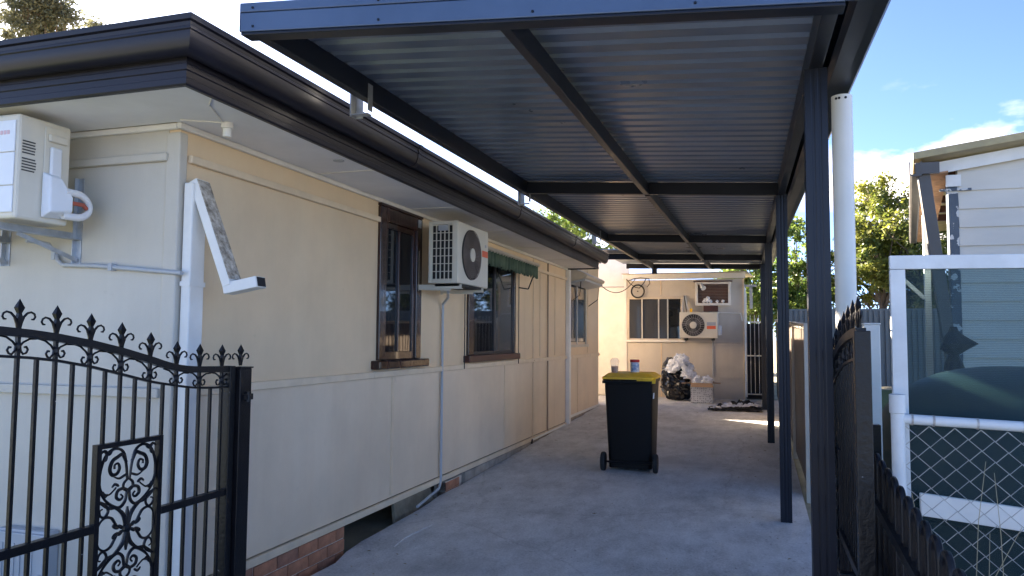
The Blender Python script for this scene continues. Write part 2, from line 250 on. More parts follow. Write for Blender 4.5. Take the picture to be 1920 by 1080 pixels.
# ---------------------------------------------------------------- mesh helpers
def root_loc(o):
    while o.parent: o = o.parent
    return o.location
class MB:
    def __init__(s): s.v = []; s.f = []
    def add(s, v, f):
        b = len(s.v); s.v += [Vector(p) for p in v]; s.f += [tuple(i + b for i in q) for q in f]; return s
    def hexa(s, p):
        return s.add(p, [(0, 3, 2, 1), (4, 5, 6, 7), (0, 1, 5, 4), (1, 2, 6, 5), (2, 3, 7, 6), (3, 0, 4, 7)])
    def box(s, x0, x1, y0, y1, z0, z1):
        return s.hexa([(x0, y0, z0), (x1, y0, z0), (x1, y1, z0), (x0, y1, z0), (x0, y0, z1), (x1, y0, z1), (x1, y1, z1), (x0, y1, z1)])
    def bar(s, p, q, w_, h_, up=(0, 0, 1)):
        p = Vector(p); q = Vector(q); d = (q - p).normalized(); u = Vector(up)
        if abs(d.dot(u)) > 0.99: u = Vector((0, 1, 0))
        a = d.cross(u).normalized(); u = a.cross(d).normalized(); a = a * w_ / 2; u = u * h_ / 2
        return s.hexa([p - a - u, p + a - u, q + a - u, q - a - u, p - a + u, p + a + u, q + a + u, q - a + u])
    def prism(s, poly, vec):
        n = len(poly); vec = Vector(vec); a = [Vector(p) for p in poly]
        return s.add(a + [p + vec for p in a], [tuple(range(n))[::-1], tuple(range(n, 2 * n))] + [(i, (i + 1) % n, n + (i + 1) % n, n + i) for i in range(n)])
    def tube(s, pts, r, n=8, caps=True):
        pts = [Vector(p) for p in pts]; k = len(pts); rs = r if isinstance(r, (list, tuple)) else [r] * k
        t0 = (pts[1] - pts[0]).normalized(); u = t0.orthogonal().normalized(); b0 = len(s.v); prev = t0
        for i, p in enumerate(pts):
            t = ((pts[min(i + 1, k - 1)] - pts[i]).normalized() + (pts[i] - pts[max(i - 1, 0)]).normalized())
            if t.length < 1e-6: t = prev
            t.normalize(); u = (u - t * u.dot(t))
            if u.length < 1e-6: u = t.orthogonal()
            u.normalize(); w_ = t.cross(u); prev = t
            for j in range(n):
                a = 2 * math.pi * j / n; s.v.append(p + (u * math.cos(a) + w_ * math.sin(a)) * rs[i])
        for i in range(k - 1):
            for j in range(n):
                s.f.append((b0 + i * n + j, b0 + i * n + (j + 1) % n, b0 + (i + 1) * n + (j + 1) % n, b0 + (i + 1) * n + j))
        if caps:
            s.f.append(tuple(b0 + j for j in range(n))[::-1]); s.f.append(tuple(b0 + (k - 1) * n + j for j in range(n)))
        return s
    def lathe(s, prof, c, ax=(0, 0, 1), n=20):
        c = Vector(c); ax = Vector(ax).normalized(); u = ax.orthogonal().normalized(); w_ = ax.cross(u); b0 = len(s.v); k = len(prof)
        for r_, h_ in prof:
            for j in range(n):
                a = 2 * math.pi * j / n; s.v.append(c + ax * h_ + (u * math.cos(a) + w_ * math.sin(a)) * r_)
        for i in range(k - 1):
            for j in range(n):
                s.f.append((b0 + i * n + j, b0 + i * n + (j + 1) % n, b0 + (i + 1) * n + (j + 1) % n, b0 + (i + 1) * n + j))
        s.f.append(tuple(b0 + j for j in range(n))[::-1]); s.f.append(tuple(b0 + (k - 1) * n + j for j in range(n)))
        return s
    def mesh(s, name, off):
        me = bpy.data.meshes.new(name); me.from_pydata([p - off for p in s.v], [], s.f); me.update(); return me
    def build(s, name, m_, parent=None, smooth=False, bevel=0.0, base=None):
        off = root_loc(parent) if parent else Vector(base or (0, 0, 0))
        me = s.mesh(name, off); me.materials.append(M[m_] if isinstance(m_, str) else m_)
        if smooth:
            me.polygons.foreach_set('use_smooth', [True] * len(me.polygons)); me.set_sharp_from_angle(angle=R(38))
        o = bpy.data.objects.new(name, me); COL.objects.link(o)
        if parent: o.parent = parent
        elif base: o.location = base
        if bevel:
            bm_ = o.modifiers.new('bevel', 'BEVEL'); bm_.width = bevel; bm_.segments = 2; bm_.limit_method = 'ANGLE'; bm_.angle_limit = R(40)
        return o
def tag(o, label, cat=None, group=None, kind=None):
    if label: o['label'] = label
    if cat: o['category'] = cat
    if group: o['group'] = group
    if kind: o['kind'] = kind
    return o
def thing(name, label, cat, loc=(0, 0, 0), group=None):
    o = bpy.data.objects.new(name, None); COL.objects.link(o); o.location = loc; o.empty_display_size = 0.1
    return tag(o, label, cat, group)
def piece(name, me, parent, loc, rot=None):          # another copy of a shared mesh, local to its parent
    o = bpy.data.objects.new(name, me); COL.objects.link(o); o.parent = parent; o.location = loc
    if rot: o.rotation_euler = rot
    return o
def sharedmesh(mb, name, m_):
    me = mb.mesh(name, Vector((0, 0, 0))); me.materials.append(M[m_]); return me
def holes(mb, plane, c0, c1, a0, a1, z0, z1, hs):
    # wall slab between c0..c1 across, a0..a1 along, z0..z1 high, with rectangular openings hs (a,b,zlo,zhi)
    hs = sorted(hs); cur = a0
    def bx(a, b, zz0, zz1):
        if b - a < 1e-4 or zz1 - zz0 < 1e-4: return
        if plane == 'x': mb.box(c0, c1, a, b, zz0, zz1)
        else: mb.box(a, b, c0, c1, zz0, zz1)
    for (h0, h1, l0, l1) in hs:
        bx(cur, h0, z0, z1); bx(h0, h1, z0, l0); bx(h0, h1, l1, z1); cur = h1
    bx(cur, a1, z0, z1); return mb
def zg(y): return 0.03 * (max(-6, min(y, 24)) - 6)

# ================================================================ THE SETTING
def grid(name, xs, ys, zf, m_):
    v = [(x, y, zf(x, y)) for y in ys for x in xs]; nx = len(xs)
    f = [(j * nx + i, j * nx + i + 1, (j + 1) * nx + i + 1, (j + 1) * nx + i) for j in range(len(ys) - 1) for i in range(nx - 1)]
    return MB().add(v, f).build(name, m_)
g = grid('ground', [-400, -150, -60, -30, -12, -6, -3, 0, 3, 6, 12, 30, 60, 150, 400], [-60, -30, -10, -6, 0, 6, 12, 18, 24, 30, 60, 150, 500, 1200], lambda x, y: zg(y) - 0.07, 'dry')
tag(grid('dim_gap_ground', [-9.5, -6, -3.1], [14.6, 15.5, 16.88], lambda x, y: zg(y) - 0.045, 'soil'), 'dark earth added behind the house to cut bounced light', kind='structure')  # dark soil added in the gap to dim light bounced on the rear wall
lw = grid('lawn', [0.7, 3, 6, 12], [9.0, 12, 16, 19.9], lambda x, y: zg(y) - 0.05, 'grass'); tag(lw, 'green lawn in the neighbouring back yard', kind='structure')
tag(g, 'lawn and bare ground around the house', kind='structure')
dv = MB(); ys = [-1.74 + 0.25 * i for i in range(73)]
def xl(y):
    b = -2.80 if y < 5.0 else -2.86
    return (b + 0.025 * noise.noise(Vector((y * 2.3, 0.3, 0)))) if y < 14.4 else -2.86 - min(1, (y - 14.4) / 0.25) * 0.35
def xr(y): return 0.40 if y > 2.4 else 0.40 + (2.4 - y) * 0.25
v = []; K = 14
for y in ys:
    for i in range(K + 1):
        t = i / K; x = xl(y) + (xr(y) - xl(y)) * t
        v.append((x, y, zg(y) + 0.006 * noise.noise(Vector((x * 1.3, y * 1.1, 2)))))
top = len(v)
for y in ys:
    for i in (0, K):
        t = i / K; v.append((xl(y) + (xr(y) - xl(y)) * t, y, zg(y) - 0.13))
f = [(j * (K + 1) + i, j * (K + 1) + i + 1, (j + 1) * (K + 1) + i + 1, (j + 1) * (K + 1) + i) for j in range(len(ys) - 1) for i in range(K)]
for j in range(len(ys) - 1):
    f.append((j * (K + 1), (j + 1) * (K + 1), top + 2 * (j + 1), top + 2 * j)); f.append((j * (K + 1) + K, top + 2 * j + 1, top + 2 * j + 3, (j + 1) * (K + 1) + K))
tag(MB().add(v, f).build('driveway', 'concrete', smooth=True), 'worn grey concrete driveway under the carport', kind='structure')

fp = MB().box(-40, 40, -3.9, -1.75, zg(-2.8) - 0.12, zg(-1.75) + 0.012).build('footpath', 'path'); tag(grid('front_lawn', [-14, -8, -2.95], [-1.74, 0, 3.2], lambda x, y: zg(y) - 0.04, 'grass'), 'short unseen lawn added in front of the house behind the gate', kind='structure')  # unseen footpath and lawn, put in and toned to steer bounced light
tag(grid('verge', [-60, 0, 60], [-6.19, -3.91], lambda x, y: -0.33, 'grass'), 'unseen grass verge added between footpath and street', kind='structure')  # unseen verge put in as darker grass to cut warm bounce
tag(fp, 'unseen concrete footpath added along the street', kind='structure')
rd = grid('road', [-60, 60], [-30, -6.2], lambda x, y: -0.415, 'asphalt'); tag(rd, 'unseen asphalt street added in front of the house', kind='structure')  # unseen street, added and toned for its bounced light
pe = MB().tube([(-2.563, 5.193, -0.022), (-2.572, 5.273, -0.02), (-2.586, 5.41, -0.015), (-2.572, 5.532, -0.011), (-2.552, 5.708, -0.005), (-2.532, 5.843, -0.001)], [.002, .004, .005, .005, .004, .002], 6)
tag(pe.build('mortar_smear', 'mortar2'), 'pale curved ridge of trowelled mortar on the concrete near the wall', 'mortar')
# ================================================================ HOUSE
WX = -2.9; FY = 3.26; ZB = 0.2; ZS = 2.645
house = thing('house', 'cream fibro cottage with charcoal gutter on the left of the driveway', 'house', (WX, FY, 0))
# --- walls: lower and upper sheets with real joints, backed by a dark skin added against light leaks
W1 = (5.59, 6.21, 1.33, 2.56); W2 = (7.64, 9.11, 1.33, 2.42); W3 = (12.10, 13.33, 1.46, 2.44)
lo = [FY, 5.80, 8.78, 10.10, 11.20, 11.86]
for a, b in zip(lo, lo[1:]): MB().box(WX - 0.07, WX, a + 0.002, b - 0.002, ZB, 1.20).build('wall_sheet', 'wall_low', house)
up = [FY, 9.62, 10.35, 11.19, 11.86]
for a, b in zip(up, up[1:]):
    mb = MB(); hs = [h for h in (W1, W2) if a < h[0] < b]
    holes(mb, 'x', WX - 0.07, WX, a + 0.002, b - 0.002, 1.205, 2.66, hs); mb.build('wall_sheet', 'wall', house)
for a, b in ((11.86, 12.72), (12.72, 13.36), (13.36, 14.55)): MB().box(WX - 0.07, WX, a + 0.002, b - 0.002, 0.24, 1.20).build('wall_sheet', 'wall_low', house)
mb = MB(); holes(mb, 'x', WX - 0.07, WX, 11.862, 13.55, 1.205, 2.98, [W3]); mb.build('wall_sheet', 'wall', house)
MB().box(WX - 0.07, WX, 13.554, 14.55, 1.205, 2.98).build('wall_sheet', 'wall', house)
MB().box(WX - 0.14, WX - 0.075, FY + 0.08, 14.5, ZB, 2.62).build('dark_backing', 'dark', house)
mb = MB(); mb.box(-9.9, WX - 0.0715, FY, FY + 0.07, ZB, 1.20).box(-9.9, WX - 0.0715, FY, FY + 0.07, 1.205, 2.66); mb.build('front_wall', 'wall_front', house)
mb = MB(); mb.box(-9.9, -9.8, FY + 0.07, 14.5, 0, 2.95).box(-9.8, WX - 0.14, 14.48, 14.55, 0, 2.98).box(-9.8, -3.5, 3.5, 14.4, 2.68, 2.72); mb.build('rear_walls', 'wall', house)
MB().box(WX - 0.078, WX + 0.012, FY - 0.012, FY + 0.05, ZB - 0.02, 2.60).build('corner_stop', 'wall_front', house, bevel=0.008)
# horizontal cover battens
def sidebatten(z0, z1, segs, d=0.032, m_='trimcream'):
    for a, b in segs: MB().box(WX + 0.0005, WX + d, a, b, z0, z1).build('cover_batten', m_, house, bevel=0.006)
sidebatten(1.195, 1.245, [(FY + 0.17, 5.43), (5.43, 6.35), (6.35, 11.86), (11.99, 14.55)])
sidebatten(2.445, 2.488, [(FY + 0.06, 5.49), (9.75, 11.86)])
for a, b in ((-9.9, WX - 0.06),):
    MB().box(a, b, FY - 0.032, FY - 0.0005, 1.195, 1.245).build('cover_batten', 'wall_front', house, bevel=0.006)
    MB().box(a, b, FY - 0.032, FY - 0.0005, 2.445, 2.488).build('cover_batten', 'wall_front', house, bevel=0.006)
for y, z0, z1 in ((5.80, ZB, 1.193), (8.78, ZB, 1.193), (10.35, 1.25, 2.44), (11.19, 1.25, 2.44), (12.72, 0.24, 1.193), (13.55, 1.25, 2.9)):
    wd = 0.035 if y == 5.80 else 0.018
    MB().box(WX + 0.0005, WX + 0.010, y - wd / 2, y + wd / 2, z0 + 0.02, z1 - 0.003).build('joint_strip', 'trimcream', house)
# base trim board and soffit quad
for a, b in ((FY + 0.06, 5.2), (5.203, 8.1), (8.103, 11.85)):
    MB().box(WX + 0.0005, WX + 0.026, a, b, ZB - 0.055, ZB - 0.004).build('base_board', 'trimcream', house, bevel=0.005)
MB().box(WX + 0.0005, WX + 0.02, 12.0, 14.56, 0.235, 0.275).build('base_board', 'white', house, bevel=0.004)
MB().box(WX + 0.0005, WX + 0.03, FY - 0.03, 11.9, 2.612, ZS - 0.001).build('quad_trim', 'white', house, bevel=0.006)
MB().box(-9.9, WX - 0.0, FY - 0.03, FY - 0.0005, 2.612, ZS - 0.001).build('quad_trim', 'white', house, bevel=0.006)
# --- sub-floor: bricks, dark opening, fibro offcut, brick pier, plinth
bl, bh, bt = 0.226, 0.076, 0.10
bm1 = sharedmesh(MB().box(-bt, 0, 0, bl, 0, bh), 'brick', 'brick'); bm2 = sharedmesh(MB().box(-bt, 0, 0, bl, 0, bh), 'brick', 'brick2')
hb1 = sharedmesh(MB().box(-bt, 0, 0, 0.108, 0, bh), 'brick', 'brick')
rb = random.Random(3)
def bricks(y0, y1, ztop, courses, parent, x=-2.895):
    for c in range(courses):
        z = ztop - (c + 1) * (bh + 0.010); y = y0 + (0 if c % 2 == 0 else 0.118)
        if c % 2: piece('brick', hb1, parent, Vector((x + rb.uniform(-.003, .003), y0, z)) - root_loc(parent))
        while y + bl <= y1 + 0.001:
            piece('brick', rb.choice((bm1, bm1, bm2)), parent, Vector((x + rb.uniform(-.004, .004), y, z + rb.uniform(-.001, .001))) - root_loc(parent)); y += bl + 0.010
        if y + 0.108 <= y1 + 0.02: piece('brick', hb1, parent, Vector((x, y, z)) - root_loc(parent))
bricks(3.29, 5.07, 0.142, 5, house)
MB().box(-3.03, -2.904, 3.27, 5.055, -0.4, 0.143).build('mortar_bed', 'mortar', house)
bricks(7.0, 7.44, 0.115, 3, house, -2.90); MB().box(-3.03, -2.91, 7.0, 7.43, -0.3, 0.115).build('mortar_bed', 'mortar', house)
MB().box(-3.6, -3.5, 5.06, 11.9, -0.5, 0.19).build('subfloor_shadow_wall', 'void', house)  # dark backing added where there is only underfloor shade
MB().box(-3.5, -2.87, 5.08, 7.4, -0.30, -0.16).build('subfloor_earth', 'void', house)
mb = MB(); mb.hexa([(-2.93, 5.92, -0.10), (-2.90, 5.92, -0.10), (-2.90, 6.72, -0.06), (-2.93, 6.72, -0.06), (-2.97, 5.95, 0.15), (-2.945, 5.95, 0.15), (-2.945, 6.70, 0.14), (-2.97, 6.70, 0.14)]); mb.build('fibro_offcut', 'fibro', house)
pp = MB(); rp_ = random.Random(5)
yy = 7.46
while yy < 11.8:
    yb = min(11.84, yy + rp_.uniform(0.5, 0.9)); zt = 0.14 + rp_.uniform(-0.012, 0.004)
    MB().box(-2.97, -2.885 + rp_.uniform(-.012, .012), yy, yb - 0.004, -0.1, zt).build('plinth_block', 'plinth', house, bevel=0.008); yy = yb
MB().box(-3.0, -2.9, 11.99, 14.5, 0.0, 0.235).build('plinth_block', 'plinth', house)
MB().tube([(-2.868, 9.9, 0.165), (-2.868, 11.7, 0.175)], 0.014, 8).build('water_pipe', 'white', house, smooth=True)
MB().tube([(-2.868, 9.9, 0.165), (-2.868, 9.88, 0.16), (-2.868, 9.87, 0.05)], 0.013, 8).build('water_pipe', 'iron', house, smooth=True)

# --- soffit, fascia, gutter, roof
EX = -2.38; EY = 2.70; YE = 11.95
mb = MB(); mb.box(-9.9, EX - 0.002, EY + 0.002, FY - 0.031, ZS, ZS + 0.012).box(WX + 0.0, EX - 0.002, FY - 0.031, YE, ZS, ZS + 0.012); mb.build('soffit', 'soffit', house)
for y in (4.55, 6.05, 7.55, 9.05, 10.55): MB().box(WX + 0.031, EX - 0.004, y - 0.012, y + 0.012, ZS - 0.006, ZS - 0.0005).build('soffit_strip', 'white', house)
mb = MB(); mb.tube([(-2.84, 3.19, ZS - 0.004), (-2.66, 3.30, ZS - 0.004), (-2.52, 3.02, ZS - 0.004), (-2.4, 2.9, ZS - 0.004)], 0.0035, 6); mb.build('soffit_cable', 'white', house)
MB().lathe([(0.03, 0), (0.032, -0.03), (0.022, -0.032), (0.022, -0.075), (0.015, -0.078)], (-2.65, 3.32, ZS), n=16).build('soffit_lamp_holder', 'white', house, smooth=True)
MB().lathe([(0.035, 0), (0.035, -0.006), (0.02, -0.008)], (-2.525, 4.24, ZS), n=16).build('soffit_rose', 'greypvc', house, smooth=True)
def sweep(prof, path, closed=True):
    mb_ = MB(); n = len(prof); v_ = []
    for (px, py, ox, oy) in path:
        for d, z in prof: v_.append((px + ox * d, py + oy * d, z))
    f_ = []
    for k in range(len(path) - 1):
        for i in range(n if closed else n - 1):
            f_.append((k * n + i, k * n + (i + 1) % n, (k + 1) * n + (i + 1) % n, (k + 1) * n + i))
    if closed: f_ += [tuple(range(n)), tuple(range((len(path) - 1) * n, len(path) * n))[::-1]]
    return mb_.add(v_, f_)
epath = [(-10.9, EY, 0, -1), (EX, EY, 1, -1), (EX, YE, 1, 0)]
sweep([(-0.02, ZS - 0.022), (0.0, ZS - 0.022), (0.006, ZS - 0.015), (0.006, ZS + 0.012), (0.0, ZS + 0.016), (0.0, ZS + 0.045), (0.006, ZS + 0.05), (0.006, ZS + 0.075), (0.0, ZS + 0.08), (0.0, ZS + 0.15), (-0.02, ZS + 0.15)], epath).build('fascia', 'fascia', house)
gpath = [(-10.9, EY - 0.001, 0, -1), (EX + 0.001, EY - 0.001, 1, -1), (EX + 0.001, YE + 0.32, 1, 0)]
gp = [(0.002, 2.752), (0.03, 2.738), (0.06, 2.742), (0.085, 2.765), (0.098, 2.80), (0.098, 2.825), (0.104, 2.83), (0.104, 2.84), (0.098, 2.845), (0.1, 2.862), (0.112, 2.868), (0.114, 2.892), (0.100, 2.896), (0.094, 2.89), (0.094, 2.80), (0.07, 2.755), (0.02, 2.752), (0.012, 2.88), (0.002, 2.88)]
sweep(gp, gpath).build('gutter', 'fascia', house, smooth=True)
MB().box(EX - 0.5, EX - 0.001, YE + 0.0, YE + 0.016, ZS - 0.02, ZS + 0.15).build('eave_end_board', 'fascia', house)
rz = 2.87; rx = EX + 0.03; ry = EY - 0.02; rr_ = 12.3
rh = rz + (rx + 10.6) / 2 * math.tan(R(27)); cxr = (rx - 10.6) / 2; hw = (rx + 10.6) / 2  # pitch steepened so the unseen roof blocks sun through the carport slot
MB().add([(rx, ry, rz), (rx, rr_, rz), (-10.6, rr_, rz), (-10.6, ry, rz), (cxr, ry + hw, rh), (cxr, rr_ - hw + 0.4, rh), (rx, ry, rz - 0.05), (rx, rr_, rz - 0.05), (-10.6, rr_, rz - 0.05), (-10.6, ry, rz - 0.05)],
    [(0, 1, 5, 4), (1, 2, 5), (2, 3, 4, 5), (3, 0, 4), (6, 9, 8, 7), (0, 6, 7, 1), (1, 7, 8, 2), (2, 8, 9, 3), (3, 9, 6, 0)]).build('roof', 'roofdark', house)
MB().box(-9.9, -2.86, 12.305, 14.62, 2.982, 3.03).build('lean_to_roof', 'roofdark', house)

for y in (4.9, 7.4, 9.9): sweep([(d * 1.03 + (0.0025 if d > 0.01 else 0), z - 0.003 if z < 2.8 else z) for d, z in gp[:12]] + [(0.002, 2.80)], [(EX + 0.001, y, 1, 0), (EX + 0.001, y + 0.05, 1, 0)]).build('gutter_joiner', 'fascia', house)
# --- windows
def jambs(mb_, y0, y1, z0, z1, wd, x0, x1):
    mb_.box(x0, x1, y0, y0 + wd, z0, z1).box(x0, x1, y1 - wd, y1, z0, z1); return mb_
win = MB(); jambs(win, 5.50, 6.30, 1.335, 2.585, 0.105, WX - 0.02, WX + 0.028); w1 = win.build('window', 'timber', house, bevel=0.006); tag(w1, 'narrow casement window with heavy dark brown timber surround')
MB().box(WX - 0.02, WX + 0.034, 5.495, 6.305, 2.5865, 2.61).box(WX - 0.02, WX + 0.030, 5.606, 6.194, 2.47, 2.585).build('head', 'timber', w1, bevel=0.005)
MB().box(WX - 0.03, WX + 0.085, 5.42, 6.37, 1.262, 1.333).build('sill', 'timber', w1, bevel=0.012)
mb = MB(); mb.box(WX - 0.03, WX + 0.010, 5.606, 5.645, 1.336, 2.469).box(WX - 0.03, WX + 0.010, 6.145, 6.194, 1.336, 2.469).box(WX - 0.03, WX + 0.010, 5.6455, 6.1445, 1.336, 1.40).box(WX - 0.03, WX + 0.010, 5.6455, 6.1445, 2.42, 2.469).box(WX - 0.03, WX + 0.012, 5.865, 5.895, 1.4005, 2.4195); mb.build('sash', 'timber', w1, bevel=0.003)
MB().box(WX - 0.045, WX - 0.004, 5.64, 5.866, 1.39, 2.43).build('pane', 'glass', w1); MB().box(WX - 0.045, WX - 0.002, 5.894, 6.15, 1.39, 2.43).build('pane', 'glass', w1)
MB().box(WX + 0.031, WX + 0.040, 6.20, 6.25, 2.50, 2.57).build('sensor', 'greypvc', w1)
win = MB(); win.box(WX - 0.02, WX + 0.028, 7.50, 7.66, 1.335, 2.43).box(WX - 0.02, WX + 0.022, 9.09, 9.16, 1.335, 2.43).box(WX - 0.02, WX + 0.026, 7.661, 9.089, 2.36, 2.43); w2 = win.build('window', 'timber', house, bevel=0.006); tag(w2, 'sliding window under the green canvas awning, dark timber frame')
MB().box(WX - 0.03, WX + 0.075, 7.42, 9.2, 1.262, 1.334).build('sill', 'rtimber', w2, bevel=0.01)
mb = MB(); mb.box(WX - 0.03, WX + 0.008, 7.661, 7.70, 1.336, 2.359).box(WX - 0.03, WX + 0.008, 9.05, 9.089, 1.336, 2.359).box(WX - 0.03, WX + 0.012, 8.36, 8.42, 1.336, 2.359).box(WX - 0.03, WX + 0.008, 7.7005, 8.3595, 1.336, 1.37).box(WX - 0.03, WX + 0.008, 8.4205, 9.0495, 1.336, 1.37); mb.build('sash', 'blackfr', w2, bevel=0.003)
MB().box(WX - 0.045, WX - 0.003, 7.69, 8.37, 1.36, 2.37).build('pane', 'glass', w2); MB().box(WX - 0.04, WX - 0.001, 8.41, 9.06, 1.36, 2.37).build('pane', 'glass2', w2)
win = MB(); jambs(win, 12.04, 13.39, 1.42, 2.48, 0.06, WX - 0.02, WX + 0.022); win.box(WX - 0.02, WX + 0.022, 12.1005, 13.3295, 2.42, 2.48); w3 = win.build('window', 'creamalu', house, bevel=0.004); tag(w3, 'pale framed sliding window below the box awning')
MB().box(WX - 0.02, WX + 0.05, 12.0, 13.43, 1.375, 1.419).build('sill', 'creamalu', w3, bevel=0.005)
MB().box(WX - 0.03, WX + 0.010, 12.66, 12.72, 1.42, 2.42).build('sash', 'alu', w3)
MB().box(WX - 0.045, WX - 0.003, 12.09, 12.67, 1.42, 2.43).build('pane', 'glass', w3); MB().box(WX - 0.04, WX - 0.001, 12.71, 13.34, 1.42, 2.43).build('pane', 'glass2', w3)
# awning over the middle window: sloping hood, striped valance with scalloped edge, folding arms
aw = thing('window_awning', 'folded green striped canvas awning with scalloped edge over middle side window', 'awning', (WX, 8.3, 2.45))
MB().prism([(WX + 0.002, 7.30, 2.535), (WX + 0.002, 7.30, 2.50), (WX + 0.27, 7.30, 2.42), (WX + 0.30, 7.30, 2.435), (WX + 0.28, 7.30, 2.465)], (0, 2.0, 0)).build('hood', 'creamalu', aw, bevel=0.004)
vb = MB(); nn_ = 96; v = []
for i in range(nn_ + 1):
    y = 7.32 + 1.96 * i / nn_; s_ = abs(math.sin(math.pi * i / 6.0)); x = WX + 0.272 + 0.012 * math.sin(i * 1.35) + 0.004 * math.sin(i * 3.1)
    v += [(x, y, 2.428), (x + 0.006 * math.sin(i * .9), y, 2.295 - 0.03 * s_)]
vb.add(v, [(2 * i, 2 * i + 1, 2 * i + 3, 2 * i + 2) for i in range(nn_)]); vo = vb.build('valance', 'green', aw, smooth=True); so = vo.modifiers.new('thick', 'SOLIDIFY'); so.thickness = 0.003
vb = MB(); v = []
for j, x in enumerate((WX + 0.02, WX + 0.1, WX + 0.2, WX + 0.27)): v += [(x, 9.275 + 0.01 * math.sin(j * 2), 2.50 - 0.025 * j), (x, 9.28 - 0.012 * math.sin(j * 2), 2.36 - 0.02 * j)]
vb.add(v, [(2 * i, 2 * i + 1, 2 * i + 3, 2 * i + 2) for i in range(3)]); vo = vb.build('side_flap', 'green', aw, smooth=True); so = vo.modifiers.new('thick', 'SOLIDIFY'); so.thickness = 0.003
for y in (7.36, 9.24):
    MB().tube([(WX + 0.262, y, 2.40), (WX + 0.16, y, 2.14)], 0.009, 6).tube([(WX + 0.16, y, 2.14), (WX + 0.03, y, 2.16)], 0.008, 6).build('arm', 'iron', aw)
    MB().tube([(WX + 0.035, y, 2.42), (WX + 0.035, y, 1.20)], 0.006, 6).build('guide_rod', 'iron', aw)
aw3 = thing('window_awning', 'closed cream box awning above the window near the driveway end of the house', 'awning', (WX, 12.7, 2.6))
MB().prism([(WX + 0.002, 12.0, 2.70), (WX + 0.002, 12.0, 2.47), (WX + 0.05, 12.0, 2.44), (WX + 0.31, 12.0, 2.50), (WX + 0.33, 12.0, 2.535), (WX + 0.31, 12.0, 2.56)], (0, 1.5, 0)).build('box', 'creamalu', aw3, bevel=0.008)
MB().prism([(WX + 0.03, 12.02, 2.435), (WX + 0.03, 12.02, 2.40), (WX + 0.29, 12.02, 2.45), (WX + 0.29, 12.02, 2.485)], (0, 1.46, 0)).build('canvas_roll', 'greypvc', aw3)
for y in (12.02, 13.5): MB().tube([(WX + 0.22, y, 2.44), (WX + 0.20, y, 2.22), (WX + 0.03, y, 2.1)], 0.008, 6).build('arm', 'iron', aw3)

# --- downpipes, conduits
dp = thing('downpipe', 'broken white rectangular downpipe at the front corner with bent upper length hanging out', 'downpipe', (WX + 0.04, 3.34, -0.1))
MB().box(WX + 0.024, WX + 0.082, 3.275, 3.385, -0.12, 2.33).build('pipe', 'white', dp, bevel=0.008)
A = Vector((WX + 0.060, 3.345, 2.345)); Bq = Vector((-2.585, 3.32, 1.775)); C_ = Vector((-2.43, 3.345, 1.80))
MB().bar(A, Bq, 0.10, 0.052, (1, 0, 0)).build('hanging_length', 'white', dp, bevel=0.006)
dn = (Bq - A).normalized(); nrm = Vector((0, 1, 0)).cross(dn); nrm = nrm if nrm.x > 0 else -nrm
MB().bar(A + nrm * 0.0275 + dn * 0.01, Bq + nrm * 0.0275 - dn * 0.03, 0.094, 0.004, nrm).build('grime_face', 'dirtypipe', dp)
MB().bar(Bq - Vector((0.03, 0, 0.012)), C_, 0.10, 0.058, (0, 0, 1)).build('elbow', 'white', dp, bevel=0.005)
dr = (C_ - Bq).normalized(); MB().bar(C_ + dr * 0.0005, C_ + dr * 0.002, 0.088, 0.048).build('open_end_shade', 'dark', dp)  # black plate paints the shade inside the open pipe end
for z_ in (0.62, 1.78): MB().box(WX + 0.022, WX + 0.086, 3.27, 3.39, z_, z_ + 0.025).build('clip', 'white', dp)
dp2 = thing('downpipe', 'straight cream downpipe at the far end of the eave', 'downpipe', (WX + 0.04, 11.92, 0.15))
MB().box(WX + 0.002, WX + 0.07, 11.865, 11.975, 0.13, 2.62).build('pipe', 'white', dp2, bevel=0.008)
MB().box(WX + 0.001, WX + 0.074, 11.86, 11.98, 1.2, 1.225).build('clip', 'white', dp2)
c1 = MB().tube([(WX + 0.018, 10.73, 2.64), (WX + 0.018, 10.73, 0.13)], 0.011, 8).build('wall_pipe', 'tanpipe', smooth=True)
tag(c1, 'thin tan pipe running straight up the cream side wall', 'pipe')
c2 = MB().tube([(WX + 0.012, 9.98, 2.62), (WX + 0.012, 9.98, 1.25), (WX + 0.035, 9.98, 1.22), (WX + 0.012, 9.98, 1.18), (WX + 0.012, 9.98, 0.2)], 0.007, 6).build('wall_cable', 'trimcream', smooth=True)
tag(c2, 'thin cream cable on side wall between middle window and tan pipe', 'cable')

# --- front wall extras
mbx = thing('meter_box', 'small pale grey vented box low on the front wall behind the gate', 'box', (-3.78, FY, 0.1))
MB().box(-3.96, -3.60, FY - 0.07, FY - 0.001, 0.06, 0.47).build('case', 'greypvc', mbx, bevel=0.01)
MB().box(-3.945, -3.615, FY - 0.084, FY - 0.0705, 0.075, 0.455).build('door', 'greypvc', mbx, bevel=0.006)
for i in range(6): MB().box(-3.91 + 0.042 * i, -3.90 + 0.042 * i, FY - 0.089, FY - 0.0842, 0.22, 0.40).build('vent_slat', 'greypvc', mbx)
MB().box(-3.65, -3.625, FY - 0.097, FY - 0.0845, 0.20, 0.25).build('latch', 'greypvc', mbx)

